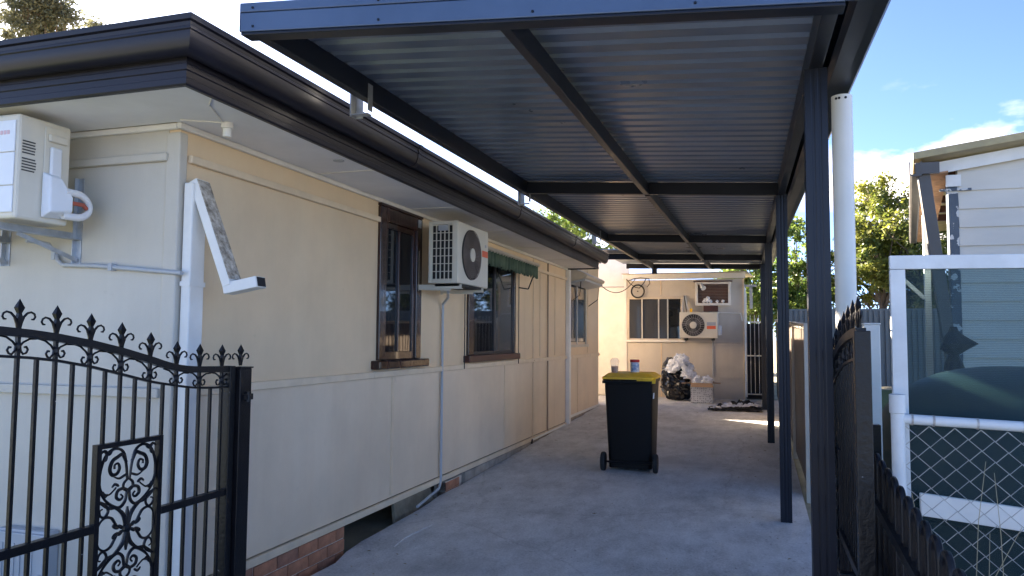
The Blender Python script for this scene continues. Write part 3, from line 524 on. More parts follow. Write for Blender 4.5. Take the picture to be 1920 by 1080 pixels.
# ================================================================ AIR CONDITIONERS
class Fr:
    def __init__(s, o, u, d): s.o = Vector(o); s.u = Vector(u); s.d = Vector(d)
    def P(s, u, d, z): return s.o + s.u * u + s.d * d + Vector((0, 0, z))
    def box(s, mb_, u0, u1, d0, d1, z0, z1):
        return mb_.hexa([s.P(u0, d0, z0), s.P(u1, d0, z0), s.P(u1, d1, z0), s.P(u0, d1, z0), s.P(u0, d0, z1), s.P(u1, d0, z1), s.P(u1, d1, z1), s.P(u0, d1, z1)])
def fan(fr, par, uc, zc, r, d, rings, spokes, hubr, gm, hubm='ac', gr=0.003):
    c = fr.P(uc, d, zc)
    MB().lathe([(r * 1.02, -0.004), (r * 1.02, 0.003)], c, fr.d, 32).build('fan_shade_disc', 'dark', par)  # flat black disc paints the shade behind the fan guard
    fb = MB()
    for k in range(3):
        a0 = k * 2.094; pts = []
        for t in range(5):
            a = a0 + t * 0.28; pts.append((a, t))
        for t in range(4):
            a, b = pts[t][0], pts[t + 1][0]; q = []
            for aa, rad in ((a, hubr), (b, hubr), (b, r * 0.93), (a, r * 0.93)):
                q.append(fr.P(uc + math.cos(aa) * rad, d + 0.0042 + 0.001 * (t % 2), zc + math.sin(aa) * rad))
            fb.prism(q, fr.d * 0.002)
    fb.build('fan_blades', 'fan', par)
    g_ = MB()
    for k in range(rings):
        rad = hubr + (r - hubr) * (k + 1) / rings
        g_.tube([fr.P(uc + math.cos(a * math.pi / 16) * rad, d + 0.014, zc + math.sin(a * math.pi / 16) * rad) for a in range(33)], gr, 5, caps=False)
    for k in range(spokes):
        a = 2 * math.pi * k / spokes; tw = 0.25
        g_.tube([fr.P(uc + math.cos(a) * hubr, d + 0.015, zc + math.sin(a) * hubr), fr.P(uc + math.cos(a + tw) * r * 0.6, d + 0.015, zc + math.sin(a + tw) * r * .6), fr.P(uc + math.cos(a + tw * 1.4) * r, d + 0.010, zc + math.sin(a + tw * 1.4) * r)], gr * 0.8, 5)
    go = g_.build('fan_guard', gm, par)
    MB().lathe([(hubr, 0.004), (hubr, 0.019), (hubr * 0.85, 0.023)], c, fr.d, 24).build('guard_hub', hubm, go, smooth=True)
def brackets(fr, name, label, us, reach, drop, m_='galv', rise=0.0, group=None):
    b_ = thing(name, label, 'bracket', fr.P((us[0] + us[1]) / 2, 0, 0), group)
    for u in us:
        q = MB(); fr.box(q, u - 0.02, u + 0.02, -0.0, 0.006, -drop, rise); fr.box(q, u - 0.02, u - 0.016, 0.006, 0.03, -drop, rise); q.build('upright', m_, b_)
        q = MB(); fr.box(q, u - 0.02, u + 0.02, 0.0065, reach, -0.045, -0.04); fr.box(q, u - 0.02, u - 0.016, 0.031, reach, -0.04, -0.004); q.build('arm', m_, b_)
        MB().bar(fr.P(u, 0.012, -drop + 0.02), fr.P(u, reach * 0.75, -0.05), 0.022, 0.006, fr.u).build('brace', m_, b_)
    return b_
# side-wall unit (end grille towards the street)
f2 = Fr((WX, 6.13, 1.995), (0, 1, 0), (1, 0, 0)); D0, D1 = 0.165, 0.44; WW, HH = 0.80, 0.545
brackets(f2, 'wall_bracket', 'pale steel bracket pair under the side wall air conditioner', (0.12, 0.68), 0.44, 0.06, 'ac', rise=0.30)
a2 = thing('air_conditioner', 'cream outdoor air conditioner hung on the side wall between two windows', 'air conditioner', f2.P(0.4, 0.3, 0))
q = MB(); f2.box(q, 0.03, WW, D0, D1 - 0.002, 0, HH); q.build('casing', 'ac', a2, bevel=0.010)
q = MB(); f2.box(q, 0.024, 0.0295, D0 + 0.03, D1 - 0.05, 0.03, HH - 0.03); q.build('coil', 'dark', a2)
q = MB()
for i in range(6): d_ = D0 + 0.03 + (D1 - D0 - 0.08) * i / 5; f2.box(q, 0.008, 0.020, d_ - 0.0035, d_ + 0.0035, 0.03, HH - 0.03)
for i in range(8): z_ = 0.035 + (HH - 0.07) * i / 7; f2.box(q, 0.010, 0.018, D0 + 0.03, D1 - 0.05, z_ - 0.003, z_ + 0.003)
q.build('end_grille', 'ac', a2)
q = MB(); f2.box(q, 0.0, 0.029, D0, D0 + 0.028, 0, HH); f2.box(q, 0.0, 0.029, D1 - 0.052, D1, 0, HH); f2.box(q, 0.0, 0.029, D0 + 0.0285, D1 - 0.0525, HH - 0.03, HH); f2.box(q, 0.0, 0.029, D0 + 0.0285, D1 - 0.0525, 0, 0.03); q.build('end_frame', 'ac', a2, bevel=0.004)
q = MB(); f2.box(q, 0.002, 0.0075, D0 + 0.09, D0 + 0.18, HH - 0.085, HH - 0.035); q.build('rating_plate', 'greylab', a2)
fan(f2, a2, 0.335, 0.275, 0.225, D1 - 0.001, 9, 24, 0.062, 'grille', gr=0.0034)
for i in range(7):
    q = MB(); f2.box(q, 0.63, 0.77, D1 + 0.0, D1 + 0.003, 0.07 + i * 0.03, 0.075 + i * 0.03); q.build('louvre', 'ac', a2)
q = MB(); f2.box(q, 0.62, 0.775, D1 + 0.0005, D1 + 0.0025, 0.29, 0.35); q.build('sticker', 'orange', a2)
q = MB(); f2.box(q, 0.70, 0.73, D1 + 0.0005, D1 + 0.0025, 0.385, 0.41); q.build('badge', 'greylab', a2)
q = MB(); f2.box(q, 0.1, 0.7, D0 + 0.02, D1 - 0.02, -0.022, -0.001); q.build('base_tray', 'dark', a2)
cnd = MB().tube([(WX + 0.20, 6.50, 1.94), (WX + 0.12, 6.70, 1.90), (WX + 0.03, 6.79, 1.84), (WX + 0.025, 6.80, 1.76), (WX + 0.025, 6.80, 0.22), (WX + 0.03, 6.78, 0.15), (WX + 0.05, 6.70, 0.11), (WX + 0.09, 6.14, 0.06)], 0.0125, 10).build('drain_conduit', 'greypvc', smooth=True)
tag(cnd, 'grey conduit dropping from side wall air conditioner with elbow at the base', 'conduit')
# front-wall unit (service end towards the driveway)
f1 = Fr((-4.255, FY, 2.085), (1, 0, 0), (0, -1, 0))
brackets(f1, 'wall_bracket', 'galvanised bracket pair under the front wall air conditioner', (0.18, 0.70), 0.5, 0.175, 'galv', rise=0.30)
a1 = thing('air_conditioner', 'large cream outdoor air conditioner under the front eave with white pipes at its side', 'air conditioner', f1.P(0.42, 0.36, 0))
q = MB(); f1.box(q, 0, 0.835, 0.20, 0.50, 0, 0.52); q.build('casing', 'ac', a1, bevel=0.014)
q = MB(); f1.box(q, 0.02, 0.82, 0.5005, 0.508, 0.03, 0.16); f1.box(q, 0.02, 0.82, 0.5005, 0.508, 0.164, 0.325); f1.box(q, 0.02, 0.82, 0.5005, 0.508, 0.329, 0.485); q.build('front_panel', 'ac_w', a1, bevel=0.003)
q = MB()
for i in range(6): f1.box(q, 0.66 + i * 0.022, 0.676 + i * 0.022, 0.5082, 0.5095, 0.415, 0.435)
q.build('faded_lettering', 'pink', a1)
q = MB(); f1.box(q, 0.8355, 0.842, 0.215, 0.36, 0.03, 0.49); q.build('service_panel', 'ac', a1, bevel=0.006)
q = MB(); f1.box(q, 0.8425, 0.858, 0.235, 0.345, 0.415, 0.455); q.build('handle_recess', 'ac', a1, bevel=0.012)
q = MB(); f1.box(q, 0.8425, 0.862, 0.27, 0.335, 0.22, 0.39); q.build('terminal_cover', 'ac_w', a1, bevel=0.018)
vcv = MB().add([f1.P(0.8425, 0.37, 0.02), f1.P(0.8425, 0.21, 0.03), f1.P(0.8425, 0.21, 0.15), f1.P(0.8425, 0.29, 0.255), f1.P(0.8425, 0.37, 0.255), f1.P(0.895, 0.36, 0.05), f1.P(0.905, 0.235, 0.07), f1.P(0.905, 0.235, 0.14), f1.P(0.89, 0.29, 0.23), f1.P(0.885, 0.355, 0.235)],
    [(0, 1, 2, 3, 4), (9, 8, 7, 6, 5), (0, 5, 6, 1), (1, 6, 7, 2), (2, 7, 8, 3), (3, 8, 9, 4), (4, 9, 5, 0)])
vcv.build('valve_cover', 'ac_w', a1, bevel=0.008)
q = MB(); rq = random.Random(4)
for i in range(11):
    if i in (5,): continue
    f1.box(q, 0.8355, 0.8365, 0.485 - 0.075 - rq.uniform(0, 0.012), 0.478, 0.385 - i * 0.0145, 0.392 - i * 0.0145)
q.build('printed_notice', 'ink', a1)
for zc, dd in ((0.13, 0.0), (0.165, 0.02)):
    pts = []
    for t in range(13):
        a = -math.pi / 2 + math.pi * t / 12
        pts.append(f1.P(0.885 + 0.0, 0.20 - 0.085 * math.cos(a), 0.105 + zc * 0 + 0.062 * math.sin(a) + dd * 0.5))
    MB().tube([f1.P(0.875, 0.27, pts[0].z - f1.o.z)] + pts + [f1.P(0.885, 0.27, pts[-1].z - f1.o.z)], 0.017 if dd == 0 else 0.012, 10).build('insulated_pipe', 'foam', a1, smooth=True)
MB().tube([f1.P(0.89, 0.25, 0.115), f1.P(0.9, 0.17, 0.115), f1.P(0.89, 0.14, 0.10)], 0.011, 8).build('red_pipe', 'redpipe', a1, smooth=True)
cnd = MB().tube([(-3.75, FY - 0.16, 2.03), (-3.72, FY - 0.05, 2.02), (-3.70, FY - 0.02, 1.97), (-3.68, FY - 0.02, 1.93), (-3.64, FY - 0.02, 1.905), (-3.4, FY - 0.02, 1.895), (-2.84, FY - 0.02, 1.845)], 0.0125, 10).build('wall_conduit', 'greypvc', smooth=True)
tag(cnd, 'grey conduit along the front wall below the air conditioner', 'conduit')
for x, z in ((-3.70, 1.955), (-3.3, 1.886)):
    q = MB().box(x - 0.012, x + 0.012, FY - 0.037, FY - 0.0005, z - 0.02, z + 0.02); q.build('saddle', 'greypvc', cnd)

# ================================================================ CARPORT
CY0, CY1 = 2.72, 16.1
XLf, XRf = -2.08, 0.33
def zL(y): return 2.83 + 0.012 * (y - 2.74)
def zR(y): return 2.65 + 0.021 * (y - 2.74)
def zb(x, y): return zL(y) + (zR(y) - zL(y)) * (x + 2.08) / 2.41     # underside of the beams
def px_(y): return 0.255 - 0.011 * (y - 3.4)                             # line of posts
cpt = thing('carport', 'charcoal steel carport with ribbed roof over the driveway', 'carport', (0.2, 3.5, 0))
def post(y, top):
    x = px_(y); h = 0.045
    q_ = MB(); z0 = zg(y) - 0.02
    # square section with shallow flutes on each face
    prof = []
    for sx, sy, ux, uy in ((-1, -1, 1, 0), (1, -1, 0, 1), (1, 1, -1, 0), (-1, 1, 0, -1)):
        c = Vector((sx * h, sy * h)); u = Vector((ux, uy)); nrm_ = Vector((uy, -ux))
        for t, dep in ((0.0, 0), (0.27, 0), (0.31, .003), (0.40, .003), (0.44, 0), (0.56, 0), (0.60, .003), (0.69, .003), (0.73, 0)): 
            p_ = c + u * (2 * h * t) - nrm_ * dep; prof.append((p_.x, p_.y))
    q_.prism([(x + a, y + b, z0) for a, b in prof], (0, 0, top - z0)); o_ = q_.build('post', 'cp', cpt)
    return o_
for y in (3.45, 6.80, 10.9, 14.7): post(y, zb(px_(y), y) + 0.0)
BD = 0.105
def xbeam(y, x0, x1, wd=0.05, dp_=BD, off=0.0, name='cross_beam', m_='cp'):
    a = Vector((x0, y, zb(x0, y) + dp_ / 2 + off)); b = Vector((x1, y, zb(x1, y) + dp_ / 2 + off))
    return MB().bar(a, b, wd, dp_, (0, 0, 1)).build(name, m_, cpt, bevel=0.004)
for y, x0 in ((6.80, -2.03), (10.9, -2.03), (13.9, -2.6), (16.07, -2.6)): xbeam(y, x0, px_(y) + 0.04)
def ybeam(xf, y0, y1, wd, dp_, off, name, m_='cp'):
    n_ = 1; a = Vector((xf(y0), y0, zb(xf(y0), y0) + dp_ / 2 + off)); b = Vector((xf(y1), y1, zb(xf(y1), y1) + dp_ / 2 + off))
    return MB().bar(a, b, wd, dp_, (0, 0, 1)).build(name, m_, cpt, bevel=0.004)
ybeam(lambda y: -2.055, CY0 + 0.03, CY1 - 0.06, 0.05, 0.12, -0.004, 'side_beam')
ybeam(px_, CY0 + 0.03, CY1 - 0.06, 0.055, 0.125, 0.001, 'side_beam')
for a, b in ((CY0 + 0.03, 6.77), (6.83, 10.87), (10.93, 13.87), (13.93, 16.04)):
    ybeam(lambda y: -0.93 + 0.004 * (y - 3), a, b, 0.045, 0.10, -0.008, 'purlin')
MB().box(-2.02 - 0.05, -2.02 + 0.05, 16.10, 16.2, zb(-2.0, 16.1) - 0.10, zb(-2.0, 16.1) + 0.05).build('stub', 'cp', cpt)
# front fascia: folded sheet with a lap line and lower lip
def fasc(z0, z1, y0, y1, m_, nm):
    XA, XB = -2.105, 0.30
    q_ = MB(); q_.hexa([(XA, y0, zb(XA, 2.74) + z0), (XB, y0, zb(XB, 2.74) + z0), (XB, y1, zb(XB, 2.74) + z0), (XA, y1, zb(XA, 2.74) + z0), (XA, y0, zb(XA, 2.74) + z1), (XB, y0, zb(XB, 2.74) + z1), (XB, y1, zb(XB, 2.74) + z1), (XA, y1, zb(XA, 2.74) + z1)])
    return q_.build(nm, m_, cpt, bevel=0.003)
fasc(0.0, 0.082, 2.70, 2.75, 'cpf', 'front_fascia'); fasc(0.084, 0.125, 2.696, 2.75, 'cpf', 'front_capping'); fasc(-0.014, -0.001, 2.705, 2.78, 'cp', 'front_lip')
scw = sharedmesh(MB().lathe([(0.006, 0), (0.005, -0.004)], (0, 0, 0), (0, 1, 0), 8), 'screw', 'cp')
for x in (-2.05, -1.45, -0.8, -0.2):
    for dz in (0.02, 0.1): piece('screw', scw, cpt, Vector((x + 0.01, 2.699 if dz < .05 else 2.695, zb(x, 2.74) + dz)) - cpt.location)
MB().box(-2.109, -2.1055, 2.70, 2.76, zb(-2.1, 2.74) + 0.001, zb(-2.1, 2.74) + 0.124).build('corner_cap', 'cpf', cpt)
# ribbed roof sheets, ribs running across the driveway
SW = 0.75; ypos = CY0 + 0.035; prof0 = []
for k in range(5):
    p0 = k * 0.15
    prof0 += [(p0 + 0.0, 0.0), (p0 + 0.072, 0.0), (p0 + 0.086, 0.022), (p0 + 0.118, 0.022), (p0 + 0.132, 0.0)]
prof0 += [(0.765, 0.0)]
k = 0
while ypos < CY1 - 0.1:
    x0 = -2.11 if ypos < 12.6 else -2.7; x1 = 0.32; q_ = MB(); v = []
    for dy, dz in prof0:
        y = ypos + dy
        for x in (x0, x1): v.append((x, y, zb(x, y) + 0.114 + dz + (0.002 if k % 2 else 0)))
    n_ = len(prof0); q_.add(v, [(2 * i, 2 * i + 1, 2 * i + 3, 2 * i + 2) for i in range(n_ - 1)])
    o_ = q_.build('roof_sheet', 'cproof', cpt); md = o_.modifiers.new('thick', 'SOLIDIFY'); md.thickness = 0.0012; md.offset = 1
    ypos += SW; k += 1
# gutter on the low side and its box
v = []; gy = (CY0 - 0.02, CY1)
prof = [(0.312, 0.125), (0.312, 0.012), (0.335, 0.0), (0.37, -0.002), (0.372, 0.006), (0.40, 0.004), (0.437, 0.006), (0.452, 0.024), (0.452, 0.11), (0.462, 0.125), (0.446, 0.127), (0.446, 0.03), (0.43, 0.014), (0.34, 0.012), (0.32, 0.02), (0.32, 0.125)]
for y in gy:
    dx = px_(y) - 0.255
    for x, z in prof: v.append((x + dx, y, zb(0.33 + dx, y) + z + 0.015))
n_ = len(prof); MB().add(v, [(i, (i + 1) % n_, n_ + (i + 1) % n_, n_ + i) for i in range(n_)] + [tuple(range(n_)), tuple(range(n_, 2 * n_))[::-1]]).build('gutter', 'cp', cpt)
MB().hexa([(0.301, 2.696, zb(.3, 2.74)), (0.46, 2.696, zb(.46, 2.74)), (0.46, 2.7, zb(.46, 2.74)), (0.301, 2.7, zb(.3, 2.74)), (0.301, 2.696, zb(.3, 2.74) + .14), (0.46, 2.696, zb(.46, 2.74) + .15), (0.46, 2.7, zb(.46, 2.74) + .15), (0.301, 2.7, zb(.3, 2.74) + .14)]).build('gutter_end', 'cpf', cpt)
# galvanised risers fixing it above the house gutter
for y in (3.72, 6.86, 10.3):
    z0 = zL(y)
    q_ = MB(); q_.box(-2.135, -2.128, y - 0.03, y + 0.03, z0 - 0.10, z0 + 0.07).box(-2.1275, -2.085, y + 0.024, y + 0.03, z0 - 0.10, z0 + 0.07).box(-2.0275, -2.0235, y - 0.025, y + 0.025, z0 - 0.07, z0 + 0.08).box(-2.13, -2.028, y - 0.025, y + 0.025, z0 - 0.09, z0 - 0.085); q_.build('riser_bracket', 'galv', cpt)
dp3 = thing('downpipe', 'round white plastic downpipe beside the front carport post', 'downpipe', (0.395, 3.80, 0))
MB().lathe([(0.046, zg(3.8) - 0.05), (0.046, zb(.38, 3.8) - 0.012), (0.041, zb(.38, 3.8) - 0.012)], (0.395, 3.80, 0), n=28).build('pipe', 'pvc', dp3, smooth=True)
q_ = MB()
for a in (-2.2, -1.9, -1.3): q_.lathe([(0.006, 0), (0.006, 0.003)], (0.395 + 0.0455 * math.cos(a), 3.80 + 0.0455 * math.sin(a), zb(.38, 3.8) - 0.03), (math.cos(a), math.sin(a), 0), 8)
q_.build('rivet', 'dark', dp3)

# ================================================================ IRON GATES
def lerp_tab(tab, y):
    if y <= tab[0][0]: return tab[0][1]
    for (a, b), (c, d) in zip(tab, tab[1:]):
        if y <= c:
            t = (y - a) / (c - a); t2 = t; return b + (d - b) * t2
    return tab[-1][1]
TOP = [(1.70, 1.546), (1.85, 1.542), (1.984, 1.533), (2.10, 1.523), (2.208, 1.510), (2.366, 1.485), (2.522, 1.453), (2.682, 1.414), (2.76, 1.392), (2.837, 1.375), (2.915, 1.366), (2.994, 1.362), (3.145, 1.358), (3.30, 1.358)]
LOW = [(1.70, 1.462), (1.85, 1.455), (1.989, 1.445), (2.10, 1.437), (2.213, 1.424), (2.37, 1.396), (2.527, 1.359), (2.68, 1.322), (2.76, 1.308), (2.841, 1.295), (2.92, 1.283), (2.994, 1.276), (3.092, 1.271), (3.30, 1.270)]
def curl(cy, cz, r0, a0, turns, sgn, n=14, rend=0.35):
    return [(cy + sgn * r0 * (1 - (1 - rend) * i / n) * math.cos(a0 + turns * 2 * math.pi * i / n), cz + r0 * (1 - (1 - rend) * i / n) * math.sin(a0 + turns * 2 * math.pi * i / n)) for i in range(n + 1)]
def make_gate(name, label, X, ymap, y_near, panel=True):
    # ymap turns the template's along-coordinate (1.7 free end ... 3.2 hinge end) into world y
    gt = thing(name, label, 'gate', (X, ymap(3.2), zg(ymap(3.2))))
    Yw = ymap
    def T(pts, r, n=7): return MB().tube([(X, Yw(y), z) for y, z in pts], r, n)
    ysamp = [y_near + (3.2 - y_near) * i / 40 for i in range(41)]
    def rail(tab, hw_, hh):
        q__ = MB()
        vs = []
        for y in ysamp:
            z = lerp_tab(tab, y); vs += [(X - hw_, Yw(y), z - hh), (X + hw_, Yw(y), z - hh), (X + hw_, Yw(y), z + hh), (X - hw_, Yw(y), z + hh)]
        fs = []
        for i in range(40):
            for j in range(4): fs.append((4 * i + j, 4 * i + (j + 1) % 4, 4 * i + 4 + (j + 1) % 4, 4 * i + 4 + j))
        fs += [(3, 2, 1, 0), (160, 161, 162, 163)]
        return q__.add(vs, fs)
    rail(TOP, 0.016, 0.015).build('top_rail', 'iron', gt); rail(LOW, 0.010, 0.005).build('lower_rail', 'iron', gt)
    mains = [y for y in (1.742, 1.898, 2.054, 2.209, 2.365, 2.520, 2.680, 2.840, 2.990, 3.148) if y > y_near + 0.02]
    PY0, PY1, PZ0, PZ1 = 2.42, 2.75, 0.37, 1.075
    zbot = zg(Yw(3.0)) + 0.08
    rj = random.Random(len(name) + int(X * 10))
    def bar_(y, ztop):
        jb = rj.uniform(-.004, .004)
        if panel and PY0 < y < PY1:
            MB().bar((X, Yw(y), PZ1 + 0.01), (X, Yw(y), ztop), 0.013, 0.013).build('bar', 'ironchip', gt)
            MB().bar((X, Yw(y), zbot), (X, Yw(y), PZ0 - 0.01), 0.013, 0.013).build('bar', 'ironchip', gt)
        else: MB().bar((X + rj.uniform(-.003, .003), Yw(y) + jb, zbot), (X, Yw(y), ztop), 0.013, 0.013).build('bar', 'ironchip', gt)
    ys_all = []
    for a, b in zip(mains, mains[1:]): ys_all.append((a + b) / 2)
    for y in mains: bar_(y, lerp_tab(TOP, y) - 0.014)
    for y in ys_all: bar_(y, lerp_tab(LOW, y) - 0.004)
    for y in mains + [3.29]:
        z = lerp_tab(TOP, y) + 0.014
        q__ = MB(); s = 0.014
        q__.add([(X - .006, Yw(y) - .006, z), (X + .006, Yw(y) - .006, z), (X + .006, Yw(y) + .006, z), (X - .006, Yw(y) + .006, z),
                 (X - .009, Yw(y) - .010, z + .035), (X + .009, Yw(y) - .010, z + .035), (X + .009, Yw(y) + .010, z + .035), (X - .009, Yw(y) + .010, z + .035),
                 (X - .006, Yw(y) - .006, z + .055), (X + .006, Yw(y) - .006, z + .055), (X + .006, Yw(y) + .006, z + .055), (X - .006, Yw(y) + .006, z + .055),
                 (X - .010, Yw(y) - .014, z + .075), (X + .010, Yw(y) - .014, z + .075), (X + .010, Yw(y) + .014, z + .075), (X - .010, Yw(y) + .014, z + .075), (X, Yw(y), z + .108)],
                [(3, 2, 1, 0)] + [(4 * k_ + i, 4 * k_ + (i + 1) % 4, 4 * k_ + 4 + (i + 1) % 4, 4 * k_ + 4 + i) for k_ in range(3) for i in range(4)] + [(12 + i, 12 + (i + 1) % 4, 16) for i in range(4)])
        for sg in (-1, 1):
            pts = [(0.003, 0.0), (0.008, 0.02), (0.018, 0.042), (0.032, 0.056), (0.048, 0.060), (0.060, 0.054), (0.064, 0.043), (0.058, 0.034), (0.049, 0.034)]
            q__.tube([(X, Yw(y) + sg * a, z + b) for a, b in pts], [0.006, 0.006, 0.005, 0.0045, 0.004, 0.004, 0.004, 0.004, 0.003], 6)
        q__.build('finial', 'iron', gt)
    for i, y in enumerate(mains):
        z = lerp_tab(LOW, y); h = lerp_tab(TOP, y) - z; q__ = MB()
        for sg in (-1, 1):
            pts = [(0.008, 0.5 * h), (0.012, 0.25 * h), (0.022, 0.12 * h), (0.034, 0.16 * h), (0.040, 0.30 * h), (0.034, 0.42 * h), (0.026, 0.40 * h)]
            q__.tube([(X, Yw(y) + sg * a, z + b) for a, b in pts], 0.0042, 6)
            pts = [(0.008, 0.45 * h), (0.020, 0.62 * h), (0.045, 0.78 * h), (0.078, 0.83 * h)]
            dzt = (lerp_tab(LOW, y + 0.078) - lerp_tab(LOW, y - 0.078)) / 0.156
            sl = 1 if Yw(3.0) > Yw(2.0) else -1
            q__.tube([(X, Yw(y) + sg * a, z + b + dzt * sg * sl * a) for a, b in pts], 0.004, 6)
        q__.lathe([(0.005, 0.2 * h), (0.012, 0.35 * h), (0.012, 0.5 * h), (0.005, 0.7 * h)], (X, Yw(y), z), n=8)
        q__.build('scroll', 'iron', gt)
    # stiles and mid rail
    for y, hw_, zt in ((3.205, 0.020, 1.372), (y_near - 0.018, 0.024, lerp_tab(TOP, y_near) + 0.005)):
        MB().box(X - 0.024, X + 0.024, Yw(y) - hw_, Yw(y) + hw_, zbot - 0.03, zt).build('stile', 'ironchip', gt, bevel=0.003)
    segs = ((y_near, PY0 - 0.012), (PY1 + 0.012, 3.185)) if panel else ((y_near, 3.185),)
    for a, b in segs: MB().box(X - 0.016, X + 0.016, min(Yw(a), Yw(b)), max(Yw(a), Yw(b)), 0.742, 0.774).build('mid_rail', 'iron', gt, bevel=0.002)
    MB().box(X - 0.016, X + 0.016, min(Yw(y_near), Yw(3.185)), max(Yw(y_near), Yw(3.185)), zbot - 0.02, zbot + 0.02).build('bottom_rail', 'iron', gt)
    if panel:
        q__ = MB()
        for a, b in ((PY0 - 0.012, PY0 + 0.012), (PY1 - 0.012, PY1 + 0.012)): q__.box(X - 0.013, X + 0.013, min(Yw(a), Yw(b)), max(Yw(a), Yw(b)), PZ0 - 0.01, PZ1 + 0.01)
        for z in (PZ0, PZ1): q__.box(X - 0.012, X + 0.012, min(Yw(PY0 + .0125), Yw(PY1 - .0125)), max(Yw(PY0 + .0125), Yw(PY1 - .0125)), z - 0.01, z + 0.01)
        pf = q__.build('scrollwork_panel', 'iron', gt)
        yc = (PY0 + PY1) / 2; zc = (PZ0 + PZ1) / 2; hw_ = (PY1 - PY0) / 2 - 0.015; hh = (PZ1 - PZ0) / 2 - 0.012
        curves = [([(.04, .58), (.10, .78), (.22, .93), (.48, .985), (.78, .93), (.95, .78), (.99, .62), (.90, .50), (.68, .45), (.50, .49), (.42, .52)], .0052),
                  ([(.10, .80), (.24, .90), (.40, .88), (.58, .84), (.66, .75), (.58, .68), (.42, .68), (.33, .74), (.38, .80), (.50, .79), (.50, .745)], .0065),
                  ([(.04, .66), (.16, .64), (.34, .62), (.52, .655)], .0046),
                  ([(.0, .60), (.15, .55), (.16, .49), (.06, .45), (.0, .42)], .0048),
                  ([(.0, .46), (.18, .49), (.36, .47), (.40, .40), (.27, .36), (.18, .39), (.25, .425)], .0056),
                  ([(.05, .44), (.10, .33), (.30, .27), (.60, .33), (.86, .44), (1.0, .56)], .0056),
                  ([(.30, .275), (.62, .285), (.90, .36), (1.0, .40)], .004),
                  ([(.05, .04), (.12, .16), (.32, .25), (.62, .315)], .007),
                  ([(1.0, .40), (.78, .35), (.66, .27), (.76, .20), (.90, .22), (.94, .28), (.85, .30)], .0048),
                  ([(.30, .03), (.42, .10), (.55, .17), (.76, .19), (.94, .13), (1.0, .0)], .0048),
                  ([(.0, .0), (.03, .12), (.0, .26)], .0062),
                  ([(.30, .03), (.40, .045), (.46, .07), (.40, .09)], .006),
                  ([(.16, .02), (.26, .045), (.30, .03)], .007),
                  ([(.62, .97), (.72, .93), (.86, .975), (.97, .95)], .006),
                  ([(.78, .94), (.82, .87), (.90, .86)], .0055),
                  ([(.88, .50), (.80, .44), (.70, .46)], .006), ([(.34, .53), (.46, .56), (.56, .53)], .005)]
        def spl(P, n=5):
            o_ = []
            for i in range(len(P) - 1):
                p0 = P[max(i - 1, 0)]; p1 = P[i]; p2 = P[i + 1]; p3 = P[min(i + 2, len(P) - 1)]
                for j in range(n):
                    t = j / n; o_.append(tuple(0.5 * ((2 * p1[k_]) + (-p0[k_] + p2[k_]) * t + (2 * p0[k_] - 5 * p1[k_] + 4 * p2[k_] - p3[k_]) * t * t + (-p0[k_] + 3 * p1[k_] - 3 * p2[k_] + p3[k_]) * t ** 3) for k_ in (0, 1)))
            return o_ + [P[-1]]
        for su in (-1, 1):
            for sv in (-1, 1):
                q__ = MB()
                for P, r_ in curves:
                    pp_ = spl(P); n_ = len(pp_)
                    q__.tube([(X, Yw(yc + su * hw_ * a), zc + sv * hh * b) for a, b in pp_], [r_ * (0.72 + 0.55 * math.sin(math.pi * min(1, 0.15 + i / n_))) for i in range(n_)], 6)
                q__.build('scrollwork', 'iron', pf)
        MB().lathe([(0.004, -0.014), (0.018, -0.008), (0.018, 0.008), (0.004, 0.014)], (X, Yw(yc), zc), (1, 0, 0), 10).build('rosette', 'iron', pf)
    return gt
lg = make_gate('iron_gate', 'black scrolled iron gate leaf standing open in front of the cream house', -2.5, lambda y: y, 1.68)
gpst = thing('gate_post', 'black square steel post hinging the gate beside the house', 'post', (-2.5, 3.28, zg(3.28)))
MB().box(-2.545, -2.455, 3.235, 3.325, zg(3.28) - 0.05, 1.358).build('post', 'iron', gpst, bevel=0.004)
MB().box(-2.55, -2.45, 3.23, 3.33, 1.3585, 1.366).build('cap', 'iron', gpst)
MB().lathe([(0.016, 0), (0.016, 0.05)], (-2.45, 3.29, 1.19), n=10).build('hinge', 'iron', gpst); MB().box(-2.454, -2.44, 3.25, 3.32, 1.20, 1.23).build('hinge', 'iron', gpst)
rg = make_gate('iron_gate', 'black iron gate leaf seen nearly edge on beside the front carport post', 0.318, lambda y: 2.66 + (y - 1.68) * 0.92, 1.68, panel=True)
MB().box(0.245, 0.293, 2.70, 2.74, 0.745, 0.775).build('latch', 'iron', rg, bevel=0.004)

# ================================================================ LOOP-TOP FENCE AND NEIGHBOUR'S CHAIN LINK
lf = thing('loop_top_fence', 'low black loop top steel fence running towards the street at right', 'fence', (0.41, 2.4, -0.1))
y = 1.05; i = 0; lx = 0.405
hp = []
while y < 3.08:
    zt = 1.04 + 0.07 * (y - 2.0); r_ = 0.040
    pts = [(lx, y - r_, -0.15), (lx, y - r_, zt - r_)] + [(lx, y - r_ * math.cos(a * math.pi / 8), zt - r_ + r_ * math.sin(a * math.pi / 8)) for a in range(1, 8)] + [(lx, y + r_, zt - r_), (lx, y + r_, -0.15)]
    MB().tube(pts, 0.0095, 8).build('hoop', 'iron', lf, smooth=True); y += 0.116
for dz in (-0.16, -0.95):
    MB().bar((lx, 1.0, 1.04 + 0.07 * (-1.0) + dz), (lx, 3.10, 1.04 + 0.07 * 1.1 + dz), 0.042, 0.03).build('rail', 'iron', lf)
MB().box(lx - 0.022, lx + 0.028, 3.11, 3.155, -0.2, 1.21).build('end_post', 'iron', lf, bevel=0.003)
MB().box(lx + 0.025, lx + 0.029, 1.0, 3.10, -0.15, 0.86).build('backing_sheet', 'dark', lf)
